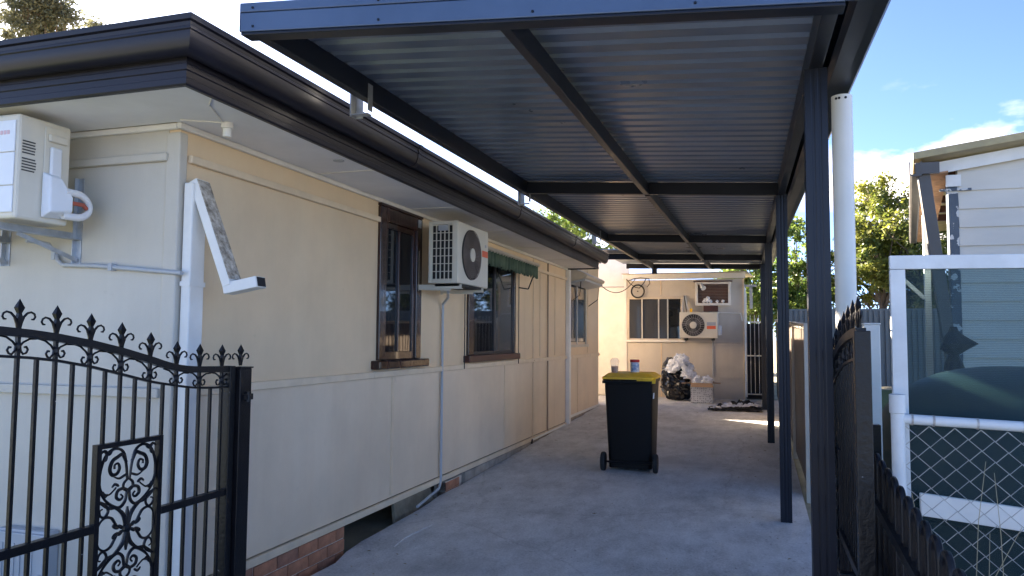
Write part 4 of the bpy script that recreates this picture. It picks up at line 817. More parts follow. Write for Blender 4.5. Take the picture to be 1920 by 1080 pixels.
wp = MB().box(0.487, 0.557, 3.96, 4.03, -0.1, 1.595).box(0.484, 0.56, 3.957, 4.033, 1.5955, 1.603).build('white_post', 'white', base=None, bevel=0.004); tag(wp, 'plain white square post between black gate and chain link fence', 'post')

CLY = 2.76
cl = thing('chain_link_fence', 'chain link fence with white tube rail on the neighbour side', 'fence', (0.8, CLY, 0))
MB().lathe([(0.021, -0.2), (0.021, 1.285), (0.025, 1.287), (0.025, 1.345), (0.021, 1.347)], (0.434, CLY, 0), n=18).build('post', 'tube', cl, smooth=True)
MB().tube([(0.446, CLY, 1.268), (0.62, CLY, 1.262), (2.2, CLY, 1.205)], 0.0165, 12).build('top_rail', 'tube', cl, smooth=True)
q_ = MB()
for x in (0.475, 0.537, 0.66, 0.787, 0.91, 1.04): q_.lathe([(0.0185, -0.003), (0.0185, 0.003)], (x, CLY, 1.2675 - (x - 0.446) * 0.036), (1, 0, -0.036), 12)
q_.build('tie', 'wire', cl)
zp = 0.0325; xp = 0.0365
wm = MB(); pts = []
for i in range(48): pts.append((0 if i % 2 == 0 else xp, -0.003 if i % 2 == 0 else 0.003, -i * zp))
wm.tube(pts, 0.0017, 5); wme = sharedmesh(wm, 'wire', 'wire')
wm2 = MB(); wm2.tube([(xp - a, b * -1, c) for a, b, c in pts], 0.0017, 5); wme2 = sharedmesh(wm2, 'wire', 'wire')
for i in range(34):
    x = 0.452 + i * xp; piece('wire', wme if i % 2 == 0 else wme2, cl, Vector((x, CLY - 0.002 * (i % 2), 1.248 - 0.036 * (x - 0.45))) - cl.location)

sc = thing('screen_door', 'discarded white framed screen panel with teal mesh behind the chain link fence', 'screen', (0.9, 2.84, 0.3))
def sbox(nm, x0, x1, z0, z1, m_='tube', d0=2.822, d1=2.848): return MB().box(x0, x1, d0, d1, z0, z1).build(nm, m_, sc, bevel=0.002)
sl_ = -0.012
sbox('stile', 0.432, 0.478, 0.28, 1.7585, 'tube'); sbox('stile', 1.46, 1.506, 0.28, 1.7585)
MB().hexa([(0.432, 2.822, 1.76), (1.506, 2.822, 1.748), (1.506, 2.848, 1.748), (0.432, 2.848, 1.76), (0.432, 2.822, 1.806), (1.506, 2.822, 1.794), (1.506, 2.848, 1.794), (0.432, 2.848, 1.806)]).build('top_bar', 'tube', sc, bevel=0.002)
sbox('bottom_bar', 0.4785, 1.4595, 0.28, 0.33); 
sbox('mesh', 0.4785, 1.4595, 0.3305, 1.758, 'screen', 2.834, 2.836)
pk = MB().hexa([(0.50, 2.795, 0.955), (1.45, 2.795, 0.865), (1.45, 2.815, 0.865), (0.50, 2.815, 0.955), (0.50, 2.795, 1.027), (1.45, 2.795, 0.938), (1.45, 2.815, 0.938), (0.50, 2.815, 1.027)]).build('white_plank', 'white', bevel=0.003)
tag(pk, 'white plank leaning across behind the lower chain link mesh', 'plank')
# dark tank behind the mesh
tk = thing('water_tank', 'large dark green round topped tank behind the mesh screen', 'tank', (1.18, 4.25, 0))
prof = [(0.62, -0.1), (0.62, 1.0)] + [(0.62 * math.cos(a * math.pi / 20) ** 0.8, 1.0 + 0.40 * math.sin(a * math.pi / 20)) for a in range(1, 10)] + [(0.05, 1.40)]
MB().lathe(prof, (1.18, 4.25, 0), n=48).build('body', 'green_tank', tk, smooth=True)
for z in (0.25, 0.5, 0.75): MB().lathe([(0.618, z - 0.03), (0.632, z - 0.015), (0.632, z + 0.015), (0.618, z + 0.03)], (1.18, 4.25, 0), n=48).build('rib', 'green_tank', tk, smooth=True)
# black cover on a stand near the neighbour's corner
cv = thing('covered_stand', 'black cloth cover bunched over a stand near the weatherboard corner', 'cover', (1.44, 6.6, 0))
rc = random.Random(9); q_ = MB(); ring = []
hs = [(0.0, 0.035), (0.05, 0.05), (0.10, 0.10), (0.18, 0.17), (0.24, 0.13), (0.30, 0.05), (0.38, 0.09), (0.46, 0.10)]
v = []
for i, (dz, rad) in enumerate(hs):
    dz *= 0.72; rad *= 0.68
    for j in range(16):
        a = 2 * math.pi * j / 16; r2 = rad * (1 + 0.10 * math.sin(3 * a + i) + rc.uniform(-.08, .08)); v.append((1.44 + r2 * math.cos(a) + (0.03 if i == 3 else 0), 6.6 + r2 * math.sin(a), 1.63 - dz))
q_.add(v, [(16 * i + j, 16 * i + (j + 1) % 16, 16 * i + 16 + (j + 1) % 16, 16 * i + 16 + j) for i in range(len(hs) - 1) for j in range(16)] + [tuple(range(16))[::-1]]); q_.build('cover', 'cloth_b', cv)
MB().tube([(1.44, 6.6, 1.28), (1.44, 6.6, -0.1)], 0.03, 8).build('stand', 'nbrown', cv)
# dry grass stalks
st = MB(); rs_ = random.Random(12)
for i in range(46):
    x = 0.47 + abs(rs_.gauss(0, 0.10)) if i < 26 else rs_.uniform(0.5, 1.1); y0 = rs_.uniform(2.66, 2.74); z0 = -0.1; h = rs_.uniform(0.6, 1.25) if i < 26 else rs_.uniform(0.5, 1.0); lx_ = rs_.uniform(-.08, .2)
    st.tube([(x, y0, z0), (x + lx_ * .3, y0, z0 + h * .5), (x + lx_ * .7, y0 - .01, z0 + h * .85), (x + lx_ * 1.1, y0 - .015, z0 + h)], [.0016, .0015, .0013, .0008], 4)
tag(st.build('dry_grass', 'straw'), 'dry grass stalks at the foot of the chain link fence', 'grass', kind='stuff')

# ================================================================ REAR BUILDING
BY = 16.4; bzg = zg(BY)
rb_ = thing('rear_building', 'cream fibro outbuilding closing the end of the driveway', 'building', (-1.5, BY, bzg))
WB = (-2.60, -1.50, 1.53, 2.38)
cols = [-2.675, -1.92, -0.235]
mb = MB(); holes(mb, 'y', BY, BY + 0.08, -2.675, -0.235, 1.45, 2.78, [WB]); mb.build('wall_sheet', 'wall_rear', rb_)
for a, b in ((-2.675, -1.92), (-1.92, -0.235)): MB().box(a + 0.002, b - 0.002, BY, BY + 0.08, bzg - 0.05, 1.445).build('wall_sheet', 'wall_rear', rb_)
for x, z0, z1 in ((-1.92, bzg, 1.44), (-1.92, 2.46, 2.77)): MB().box(x - 0.012, x + 0.012, BY - 0.008, BY - 0.0005, z0, z1).build('joint_strip', 'trimcream', rb_)
MB().box(-2.70, -2.65, BY - 0.02, BY - 0.0085, bzg, 2.78).build('corner_strip', 'white', rb_); MB().box(-0.26, -0.225, BY - 0.02, BY - 0.0005, bzg, 2.78).build('corner_strip', 'trimcream', rb_)
MB().box(-2.675, -2.60, BY + 0.0805, 19.0, bzg - 0.1, 2.75).build('side_wall', 'wall_rear', rb_); MB().box(-0.31, -0.235, BY + 0.0805, 22.0, bzg - 0.1, 2.75).build('side_wall', 'wall_rear', rb_)
MB().box(-2.72, -0.2, BY - 0.10, BY - 0.03, 2.785, 2.90).build('fascia', 'white', rb_, bevel=0.004)
MB().hexa([(-2.74, BY - 0.13, 2.905), (-0.15, BY - 0.13, 2.905), (-0.05, 22.2, 3.25), (-2.85, 22.2, 3.25), (-2.74, BY - 0.13, 2.92), (-0.15, BY - 0.13, 2.92), (-0.05, 22.2, 3.28), (-2.85, 22.2, 3.28)]).build('roof', 'fencetop', rb_)
MB().box(-16, -2.68, 16.9, 16.98, bzg - 0.1, 3.3).build('return_wall_sunblock', 'white', rb_)  # seen end is real; length and height added to block the low sun
MB().box(-16, -2.702, 16.88, 16.8995, 2.66, 2.685).build('cover_batten', 'greypvc', rb_)
MB().box(-2.6, -0.31, 18.0, 18.1, bzg, 2.8).build('dark_backing', 'dark', rb_)
# its sliding window
wf = MB(); wf.box(-2.64, -2.59, BY - 0.025, BY + 0.02, 1.50, 2.42).box(-1.51, -1.46, BY - 0.025, BY + 0.02, 1.50, 2.42).box(-2.5895, -1.5105, BY - 0.025, BY + 0.02, 2.37, 2.42); wfo = wf.build('window', 'creamalu', rb_, bevel=0.004)
MB().box(-2.68, -1.42, BY - 0.05, BY + 0.02, 1.455, 1.4995).build('sill', 'white', wfo, bevel=0.006)
for x in (-2.32, -1.97, -1.78): MB().box(x - 0.013, x + 0.013, BY - 0.012, BY + 0.03, 1.50, 2.37).build('mullion', 'alu', wfo)
for a, b, m_ in ((-2.59, -2.333, 'glass3'), (-2.307, -1.983, 'glass3'), (-1.957, -1.793, 'glass3'), (-1.767, -1.51, 'glass')): MB().box(a, b, BY + 0.01, BY + 0.025, 1.50, 2.37).build('pane', m_, wfo)
# split-system unit on that wall
f3 = Fr((-1.50, BY, 1.545), (1, 0, 0), (0, -1, 0))
brackets(f3, 'wall_bracket', 'dark bracket pair under the rear wall air conditioner', (0.12, 0.66), 0.40, 0.05, 'iron')
a3 = thing('air_conditioner', 'cream air conditioner on the rear wall above the rubbish bag', 'air conditioner', f3.P(.38, .25, 0))
q = MB(); f3.box(q, 0, 0.76, 0.10, 0.38, 0, 0.53); q.build('casing', 'ac', a3, bevel=0.012)
fan(f3, a3, 0.275, 0.265, 0.225, 0.381, 2, 26, 0.07, 'alu', gr=0.0022)
q = MB(); f3.box(q, 0.545, 0.72, 0.3805, 0.383, 0.255, 0.325); q.build('sticker', 'greylab', a3)
q = MB(); f3.box(q, 0.545, 0.72, 0.3805, 0.383, 0.185, 0.25); q.build('sticker', 'orange', a3)
q = MB(); f3.box(q, 0.7605, 0.83, 0.16, 0.30, 0.06, 0.26); q.build('valve_cover', 'ac_w', a3, bevel=0.015)
c_ = MB().tube([(-0.74, BY - 0.16, 2.07), (-0.72, BY - 0.03, 2.075), (-0.30, BY - 0.03, 2.06), (-0.27, BY - 0.03, 1.9)], 0.012, 6).build('cable', 'white'); tag(c_, 'pale cable leaving the rear air conditioner along the wall', 'cable')
c_ = MB().tube([(-0.86, BY - 0.10, 1.5), (-0.86, BY - 0.02, 1.45), (-0.86, BY - 0.02, 0.75)], 0.013, 6).build('drain_pipe', 'greypvc'); tag(c_, 'grey drain pipe below the rear wall air conditioner', 'pipe')
# window-type unit in a timber surround
wa = thing('window_air_conditioner', 'old brown grilled air conditioner boxed into the rear wall', 'air conditioner', (-0.84, BY, 2.25))
q = MB(); q.box(-1.20, -1.15, BY - 0.12, BY - 0.0005, 2.22, 2.71).box(-0.54, -0.49, BY - 0.12, BY - 0.0005, 2.22, 2.71).box(-1.1495, -0.5405, BY - 0.12, BY - 0.0005, 2.22, 2.27).box(-1.1495, -0.5405, BY - 0.12, BY - 0.0005, 2.665, 2.71); q.build('surround', 'white', wa, bevel=0.004)
q = MB().box(-1.23, -0.46, BY - 0.16, BY - 0.0005, 2.7105, 2.73); q.build('rain_cap', 'rtimber', wa)
MB().box(-1.149, -0.541, BY - 0.06, BY - 0.02, 2.271, 2.664).build('body', 'rtimber', wa)
for i in range(12): MB().box(-1.14, -0.55, BY - 0.075, BY - 0.061, 2.285 + i * 0.0315, 2.297 + i * 0.0315).build('slat', 'grille', wa)
rr2 = random.Random(8); q = MB()
for i in range(9):
    x = rr2.uniform(-1.05, -0.6); s = rr2.uniform(.02, .05); q.lathe([(0.004, -s), (s * .8, -s * .3), (s, .2 * s), (s * .4, s * .8), (0.004, s)], (x, BY - 0.085, 2.275 + s * .9 + (0.05 if i < 2 else 0)), (rr2.uniform(-.4, .4), rr2.uniform(-.3, .3), 1), 8)
q.build('nest_scraps', 'trash', wa)
sl2 = MB().tube([(-1.08, BY - 0.13, 2.66), (-1.06, BY - 0.20, 2.62), (-1.02, BY - 0.26, 2.57)], [0.025, 0.035, 0.055], 10).build('spot_lamp', 'white', wa, smooth=True)
bs = MB().box(-1.03, -0.74, BY - 0.20, BY - 0.10, 2.095, 2.215).build('brown_box', 'rtimber', bevel=0.006); tag(bs, 'red brown box on top of the rear wall air conditioner', 'box')
bs = thing('leaning_tray', 'narrow dark tray standing on the rear air conditioner by the window', 'tray', (-1.38, BY - 0.2, 2.08))
MB().bar((-1.34, BY - 0.24, 2.08), (-1.42, BY - 0.02, 2.44), 0.02, 0.03, (0, 0, 1)).bar((-1.46, BY - 0.24, 2.08), (-1.45, BY - 0.02, 2.40), 0.02, 0.02).build('rim', 'white', bs); MB().bar((-1.37, BY - 0.23, 2.09), (-1.43, BY - 0.02, 2.42), 0.05, 0.012, (1, 0, 0)).build('insert', 'dark', bs)
yb = MB().box(-1.30, -1.25, BY - 0.28, BY - 0.22, 2.076, 2.155).build('yellow_tin', 'binyellow', bevel=0.004); tag(yb, 'small yellow tin on top of the rear air conditioner', 'tin')
# hoop and loose cables
hp_ = thing('hanging_wheel', 'black bicycle wheel hung under the rear building fascia', 'wheel', (-2.40, BY - 0.08, 2.52))
def ringpts(cx, cy, cz, r, tilt=0.0, n=32): return [(cx + r * math.cos(2 * math.pi * i / n), cy + tilt * math.sin(2 * math.pi * i / n), cz + r * math.sin(2 * math.pi * i / n)) for i in range(n + 1)]
MB().tube(ringpts(-2.40, BY - 0.08, 2.535, 0.135), 0.017, 8, caps=False).build('tyre', 'rubber', hp_, smooth=True)
MB().tube(ringpts(-2.40, BY - 0.08, 2.535, 0.115), 0.005, 6, caps=False).build('rim', 'alu', hp_)
q = MB()
for i in range(9):
    a = i * 2 * math.pi / 9 + .3; q.tube([(-2.40, BY - 0.08, 2.535), (-2.40 + .113 * math.cos(a), BY - 0.08, 2.535 + .113 * math.sin(a))], 0.0022, 4)
q.build('spoke', 'alu', hp_); MB().lathe([(0.012, -0.03), (0.012, 0.03)], (-2.40, BY - 0.08, 2.535), (0, 1, 0), 8).build('hub', 'rubber', hp_)
def cable(pts, r, label, m_='iron'):
    o_ = MB().tube(pts, r, 6).build('cable', m_, smooth=True); return tag(o_, label, 'cable')
def sag(a, b, s, n=14): return [(a[0] + (b[0] - a[0]) * i / n, a[1] + (b[1] - a[1]) * i / n, a[2] + (b[2] - a[2]) * i / n - s * 4 * (i / n) * (1 - i / n)) for i in range(n + 1)]
cable(sag((-2.88, 14.3, 2.62), (-2.45, BY - 0.09, 2.80), 0.26), 0.008, 'dark cable sagging from house end to the hanging wheel')
cable([(-2.64, BY - 0.1, 2.80), (-2.56, BY - 0.09, 2.70), (-2.45, BY - 0.11, 2.62), (-2.36, BY - 0.12, 2.60), (-2.26, BY - 0.11, 2.72), (-2.22, BY - 0.1, 2.80)], 0.009, 'dark cable looped in front of the hanging wheel')
cable([(-2.60, BY - 0.105, 2.76), (-2.48, BY - 0.12, 2.80), (-2.34, BY - 0.11, 2.82), (-2.16, BY - 0.105, 2.80), (-2.14, BY - 0.1, 2.70), (-2.20, BY - 0.1, 2.62)], 0.008, 'dark cable hooked along the rear fascia above the wheel')
# barred side gate
sg_ = thing('barred_gate', 'white barred steel gate with dark sheet beside the rear building', 'gate', (0.0, BY, bzg))
gx0, gx1, gz0, gz1 = -0.195, 0.30, bzg + 0.10, 1.98
for x in (gx0, gx1): MB().box(x - 0.014, x + 0.014, BY - 0.014, BY + 0.014, gz0 - 0.06, gz1).build('stile', 'white', sg_)
for z in (gz0, gz0 + 0.78, gz1 - 0.1): MB().box(gx0 + 0.0145, gx1 - 0.0145, BY - 0.012, BY + 0.012, z - 0.012, z + 0.012).build('rail', 'white', sg_)
for i in range(1, 6):
    x = gx0 + (gx1 - gx0) * i / 6; MB().box(x - 0.006, x + 0.006, BY - 0.021, BY - 0.0125, gz0, gz1 + 0.04).build('bar', 'white', sg_)
MB().box(gx0, gx1, BY + 0.016, BY + 0.02, bzg, gz1 - 0.13).build('dark_sheet', 'dark', sg_)
# broken guttering bits at the building's corner
q = MB().box(-0.22, 0.02, BY - 0.14, BY - 0.04, 2.60, 2.64).box(-0.12, -0.06, BY - 0.05, BY + 0.02, 2.15, 2.60); q.build('gutter_remnant', 'greypvc', rb_)

# ================================================================ BIN AND WHAT STANDS ON IT
bz = zg(8.6)
ang = R(0.5); cb = Vector((-1.335, 8.60, bz))
def BP(u, d, z): return Vector((cb.x + u * math.cos(ang) - d * math.sin(ang), cb.y + u * math.sin(ang) + d * math.cos(ang), bz + z))
bn = thing('wheelie_bin', 'black wheelie bin with yellow lid standing on the driveway', 'bin', cb)
def ringq(z, w0, d0, d1, r=0.05, n=4):
    pts = []
    for cx, cy, a0 in ((w0 - r, d1 - r, 0), (-w0 + r, d1 - r, 90), (-w0 + r, d0 + r, 180), (w0 - r, d0 + r, 270)):
        for i in range(n + 1):
            a = R(a0 + 90 * i / n); pts.append(BP(cx + r * math.cos(a), cy + r * math.sin(a), z))
    return pts
def loft(rings):
    q_ = MB(); n_ = len(rings[0]); v_ = [p for r_ in rings for p in r_]
    f_ = [(i * n_ + j, i * n_ + (j + 1) % n_, (i + 1) * n_ + (j + 1) % n_, (i + 1) * n_ + j) for i in range(len(rings) - 1) for j in range(n_)]
    return q_.add(v_, f_ + [tuple(range(n_))[::-1], tuple(range((len(rings) - 1) * n_, len(rings) * n_))])
loft([ringq(0.03, 0.235, -0.17, 0.30), ringq(0.10, 0.238, -0.175, 0.31), ringq(0.30, 0.243, -0.20, 0.325), ringq(0.96, 0.262, -0.29, 0.37), ringq(0.965, 0.276, -0.315, 0.39), ringq(1.00, 0.278, -0.32, 0.395)]).build('body', 'binblack', bn, smooth=True)
loft([ringq(1.003, 0.284, -0.325, 0.405, .04), ringq(1.025, 0.284, -0.325, 0.405, .04), ringq(1.03, 0.272, -0.31, 0.39, .04), ringq(1.062, 0.235, -0.22, 0.33, .06), ringq(1.066, 0.21, -0.19, 0.30, .06)]).build('lid', 'binyellow', bn, smooth=True)
q = MB(); q.add([BP(0.10, -0.30, 1.026), BP(0.30, -0.30, 1.026), BP(0.30, -0.335, 1.0), BP(0.10, -0.335, 1.0), BP(0.10, -0.30, 1.002), BP(0.30, -0.30, 1.002), BP(0.30, -0.335, 0.965), BP(0.10, -0.335, 0.965)], [(0, 1, 2, 3), (3, 2, 6, 7), (4, 7, 6, 5), (0, 3, 7, 4), (1, 5, 6, 2)]); q.build('lid_tab', 'binyellow', bn)
q = MB(); q.tube([BP(-0.25, -0.37, 0.975), BP(0.25, -0.37, 0.975)], 0.016, 10); 
for u in (-0.25, -0.09, 0.09, 0.25): q.bar(BP(u, -0.31, 0.975), BP(u, -0.38, 0.975), 0.03, 0.03)
q.build('handle', 'binblack', bn)
ax_ = (BP(1, 0, 0) - BP(0, 0, 0))
MB().tube([BP(-0.29, -0.21, 0.10), BP(0.29, -0.21, 0.10)], 0.012, 8).build('axle', 'iron', bn)
for s in (-1, 1):
    wo = MB().lathe([(0.07, -0.022), (0.096, -0.022), (0.102, -0.012), (0.102, 0.012), (0.096, 0.022), (0.07, 0.022)], BP(s * 0.283, -0.21, 0.102), ax_, 28).build('wheel', 'rubber', bn, smooth=True)
    MB().lathe([(0.02, -0.026), (0.07, -0.0225), (0.07, 0.0225), (0.02, 0.026)], BP(s * 0.283, -0.21, 0.102), ax_, 20).build('hub', 'binblack', wo, smooth=True)
MB().add([BP(0.245, -0.10, 0.78), BP(0.245, -0.02, 0.78), BP(0.25, -0.02, 0.84), BP(0.25, -0.10, 0.84)], [(0, 1, 2, 3)])
MB().hexa([BP(0.262, -0.255, 0.80), BP(0.272, -0.255, 0.80), BP(0.272, -0.20, 0.80), BP(0.262, -0.20, 0.80), BP(0.266, -0.26, 0.86), BP(0.276, -0.26, 0.86), BP(0.276, -0.20, 0.86), BP(0.266, -0.20, 0.86)]).build('number_sticker', 'ac_w', bn)
cp_ = thing('iced_coffee_cup', 'clear plastic cup with brown drink left on the yellow bin lid', 'cup', BP(-0.175, -0.10, 1.07))
o0 = BP(-0.175, -0.10, 1.062)
MB().lathe([(0.032, 0.0), (0.033, 0.004), (0.041, 0.075)], o0, n=20).build('drink', 'coffee', cp_, smooth=True)
MB().lathe([(0.034, -0.001), (0.043, 0.078), (0.050, 0.128), (0.052, 0.13), (0.050, 0.134), (0.046, 0.150), (0.030, 0.166), (0.012, 0.168)], o0, n=20).build('cup', 'clear', cp_, smooth=True)
tb = thing('plastic_tub', 'white and blue plastic tub with red lid standing on the yellow bin lid', 'tub', BP(0.02, 0.02, 1.067))
o1 = BP(0.02, 0.10, 1.066)
MB().lathe([(0.047, 0), (0.05, 0.004), (0.05, 0.118), (0.047, 0.12)], o1, n=24).build('jar', 'ac_w', tb, smooth=True)
MB().lathe([(0.0503, 0.012), (0.0506, 0.014), (0.0506, 0.108), (0.0503, 0.11)], o1, n=24).build('paper_label', 'bluelab', tb, smooth=True)
MB().lathe([(0.0525, 0.112), (0.0535, 0.114), (0.0535, 0.138), (0.050, 0.142)], o1, n=24).build('lid', 'redlid', tb, smooth=True)

# ================================================================ RUBBISH
def blob(c, rx_, ry_, rz_, seed, amp=0.2, freq=2.2, flat=0.0, n=28, m=18, fine=0.05):
    q_ = MB(); v_ = []
    for i in range(m + 1):
        th = math.pi * i / m
        for j in range(n):
            ph = 2 * math.pi * j / n; d_ = Vector((math.sin(th) * math.cos(ph), math.sin(th) * math.sin(ph), math.cos(th)))
            k_ = 1 + amp * noise.noise(d_ * freq + Vector((seed, seed * 2.3, 0))) + fine * (abs(noise.noise(d_ * 7 + Vector((0, seed, 3)))) * 2 - .5)
            p_ = Vector((d_.x * rx_ * k_, d_.y * ry_ * k_, d_.z * rz_ * k_)); p_.z = max(p_.z, -rz_ * (1 - flat)); v_.append(Vector(c) + p_)
    return q_.add(v_, [(i * n + j, (i + 1) * n + j, (i + 1) * n + (j + 1) % n, i * n + (j + 1) % n) for i in range(m) for j in range(n)])
bgz = zg(15.75)
bg_ = thing('rubbish_bag', 'bulging black plastic rubbish bag spilling white plastic against the rear wall', 'rubbish bag', (-1.52, 15.85, bgz))
blob((-1.53, 15.85, bgz + 0.36), 0.33, 0.30, 0.40, 3.1, 0.16, 2.6, 0.12, 40, 26, 0.16).build('bag', 'bag', bg_)
q = MB(); v = []
for i in range(5):
    t = i / 4
    for j in range(12):
        a = 2 * math.pi * j / 12; r2 = (0.13 - 0.07 * t) * (1 + 0.3 * math.sin(2 * a + i)); v.append((-1.70 + 0.02 * t + r2 * math.cos(a), 15.82 + r2 * math.sin(a) * .8, bgz + 0.62 + 0.24 * t))
q.add(v, [(12 * i + j, 12 * i + (j + 1) % 12, 12 * i + 12 + (j + 1) % 12, 12 * i + 12 + j) for i in range(4) for j in range(12)]); q.build('torn_top', 'bag', bg_)
def scraps(spots, seed, smin, smax):
    q_ = MB(); r_ = random.Random(seed)
    for k_, c in enumerate(spots):
        s = r_.uniform(smin, smax); b_ = blob(c, s * r_.uniform(.8, 1.3), s * r_.uniform(.8, 1.2), s * r_.uniform(.6, 1.1), r_.uniform(0, 50), 0.75, 2.6, 0.0, 9, 7, 0.45); q_.add(b_.v, b_.f)
    return q_
r5 = random.Random(21); sp = []
for i in range(95):
    t = r5.random(); a = r5.uniform(0, 6.28); rad = r5.random() ** .5
    sp.append((-1.47 + 0.27 * rad * math.cos(a) + 0.05, 15.74 + 0.2 * rad * math.sin(a) - 0.02, bgz + 0.60 + 0.27 * (1 - rad * rad) - 0.22 * max(0, math.cos(a)) * rad + r5.uniform(-.03, .02)))
tr = scraps(sp, 5, 0.04, 0.085).build('crumpled_plastic', 'trash'); tag(tr, 'heap of crumpled white plastic bags in the mouth of the black bag', 'plastic', kind='stuff')
bxz = zg(15.5)
cbx = thing('cardboard_box', 'open printed white carton with brown flaps in front of the rubbish bag', 'box', (-1.03, 15.5, bxz))
bx0, bx1, by0, by1, bh_ = -1.235, -0.82, 15.36, 15.72, 0.38
for a in ((bx0, bx1, by0, by0 + 0.006), (bx0, bx1, by1 - 0.006, by1), (bx0, bx0 + 0.006, by0 + 0.0062, by1 - 0.0062), (bx1 - 0.006, bx1, by0 + 0.0062, by1 - 0.0062)):
    MB().box(a[0], a[1], a[2], a[3], bxz + 0.004, bxz + bh_).build('side', 'boxprint', cbx)
MB().box(bx0 + .01, bx1 - .01, by0 + .01, by1 - .01, bxz + 0.005, bxz + 0.01).build('bottom', 'card', cbx)
def flap(p0, p1, out_, nm='flap'):
    p0 = Vector(p0); p1 = Vector(p1); o_ = Vector(out_); MB().prism([p0, p1, p1 + o_ * .97, p0 + o_ * .97], (0, 0, 0.004)).build(nm, 'card', cbx)
zt = bxz + bh_ + 0.001
flap((bx0, by0, zt), (bx0, by1, zt), (-0.19, -0.02, -0.015)); flap((bx1, by0, zt), (bx1, by1, zt), (0.15, 0.0, -0.005)); flap((bx0, by0, zt), (bx1, by0, zt), (0.02, -0.12, -0.07)); flap((bx0, by1, zt), (bx1, by1, zt), (0, 0.13, 0.03))
sp = [(r5.uniform(bx0 + .05, bx1 - .02), r5.uniform(by0 + .05, by1 - .05), zt + r5.uniform(-.04, .09)) for i in range(60)]
tr = scraps(sp, 6, 0.03, 0.06).build('crumpled_plastic', 'trash'); tag(tr, 'crumpled white plastic piled in the printed carton', 'plastic', kind='stuff')
pz = zg(14.6)
pile = thing('clothes_pile', 'flattened heap of black and white fabric on the concrete near the barred gate', 'fabric', (-0.38, 14.5, pz))
def rag(x0, x1, y0, y1, z, seed, m_, amp):
    n1, n2 = 26, 20; v_ = []
    for j in range(n2 + 1):
        for i in range(n1 + 1):
            u, t = i / n1, j / n2; ed = min(u, 1 - u, t, 1 - t) * 5; ed = min(1, ed)
            x = x0 + (x1 - x0) * u + 0.05 * noise.noise(Vector((t * 4, seed, 1))); y_ = y0 + (y1 - y0) * t + 0.05 * noise.noise(Vector((u * 4, seed, 7)))
            h = abs(noise.noise(Vector((x * 7, y_ * 7, seed)))) * amp + abs(noise.noise(Vector((x * 17, y_ * 15, seed + 4)))) * amp * .5
            v_.append((x, y_, z + 0.004 + h * (0.35 + .65 * ed)))
    o_ = MB().add(v_, [(j * (n1 + 1) + i, j * (n1 + 1) + i + 1, (j + 1) * (n1 + 1) + i + 1, (j + 1) * (n1 + 1) + i) for j in range(n2) for i in range(n1)]).build('garment', m_, pile)
    md = o_.modifiers.new('thick', 'SOLIDIFY'); md.thickness = 0.006; return o_
rag(-0.84, 0.08, 14.15, 14.95, pz, 1.0, 'cloth_b', 0.10); rag(-0.62, -0.18, 14.30, 14.75, pz + 0.05, 2.0, 'cloth_w', 0.09); rag(-0.22, 0.03, 14.42, 14.72, pz + 0.06, 3.5, 'cloth_w', 0.10)
rag(-0.50, -0.05, 14.6, 15.1, pz + 0.05, 5.0, 'cloth_b', 0.16); rag(-0.80, -0.62, 14.2, 14.36, pz + 0.03, 6.2, 'cloth_w', 0.06); rag(-0.40, -0.12, 14.18, 14.30, pz + 0.035, 7.7, 'cloth_b', 0.07)

lt = MB(); rl = random.Random(77)
for i in range(170):
    y = rl.uniform(3.8, 15.8); x = rl.choice((rl.uniform(-2.8, 0.2), rl.uniform(-2.8, -2.4), rl.uniform(-0.1, 0.36))); s = rl.uniform(.008, .022); a = rl.uniform(0, 6.28); z = zg(y) + 0.009
    c, d = math.cos(a) * s, math.sin(a) * s
    lt.add([(x - c, y - d, z), (x + d * .4, y - c * .4, z + s * .3), (x + c, y + d, z + .002), (x - d * .4, y + c * .4, z + s * .25)], [(0, 1, 2), (0, 2, 3)])
tag(lt.build('leaf_litter', 'straw'), 'dry leaf scraps and crumbs scattered over the concrete', 'litter', kind='stuff')

# ================================================================ FENCES, NEIGHBOUR'S HOUSE, TREES
def ribbed(x0, y0, x1, y1, z0, z1, pitch=0.12, dep=0.03):
    a = Vector((x0, y0, 0)); b = Vector((x1, y1, 0)); d_ = (b - a); ln = d_.length; d_.normalize(); n_ = Vector((d_.y, -d_.x, 0)); pts = []; s = 0.0
    while s < ln - 1e-4:
        for t, e_ in ((0, 0), (.42, 0), (.5, 1), (.92, 1)):
            if s + t * pitch <= ln: pts.append(a + d_ * (s + t * pitch) + n_ * dep * e_)
        s += pitch
    pts.append(b); v_ = []
    for p_ in pts: v_ += [(p_.x, p_.y, z0 + zg(p_.y)), (p_.x, p_.y, z1 + zg(p_.y))]
    return MB().add(v_, [(2 * i, 2 * i + 1, 2 * i + 3, 2 * i + 2) for i in range(len(pts) - 1)])
def steel_fence(nm, label, x0, y0, x1, y1, n_, h, m_, capm):
    t_ = thing(nm, label, 'fence', (x0, y0, zg(y0)))
    for k_ in range(n_):
        a, b = k_ / n_, (k_ + 1) / n_; xa, ya, xb, yb_ = x0 + (x1 - x0) * a, y0 + (y1 - y0) * a, x0 + (x1 - x0) * b, y0 + (y1 - y0) * b
        o_ = ribbed(xa, ya, xb, yb_, 0.02, h).build('panel', m_, t_); md = o_.modifiers.new('t', 'SOLIDIFY'); md.thickness = 0.002
        MB().bar((xa, ya, zg(ya) + h + 0.015), (xb, yb_, zg(yb_) + h + 0.015), 0.05, 0.05).build('top_rail', capm, t_)
        MB().box(xa - 0.03, xa + 0.03, ya - 0.03, ya + 0.03, zg(ya) - 0.1, zg(ya) + h + 0.045).build('post', capm, t_)
    return t_
steel_fence('side_fence', 'brown ribbed steel fence behind the carport posts', 0.465, 7.85, 0.40, 17.2, 4, 1.58, 'fence', 'fencetop')
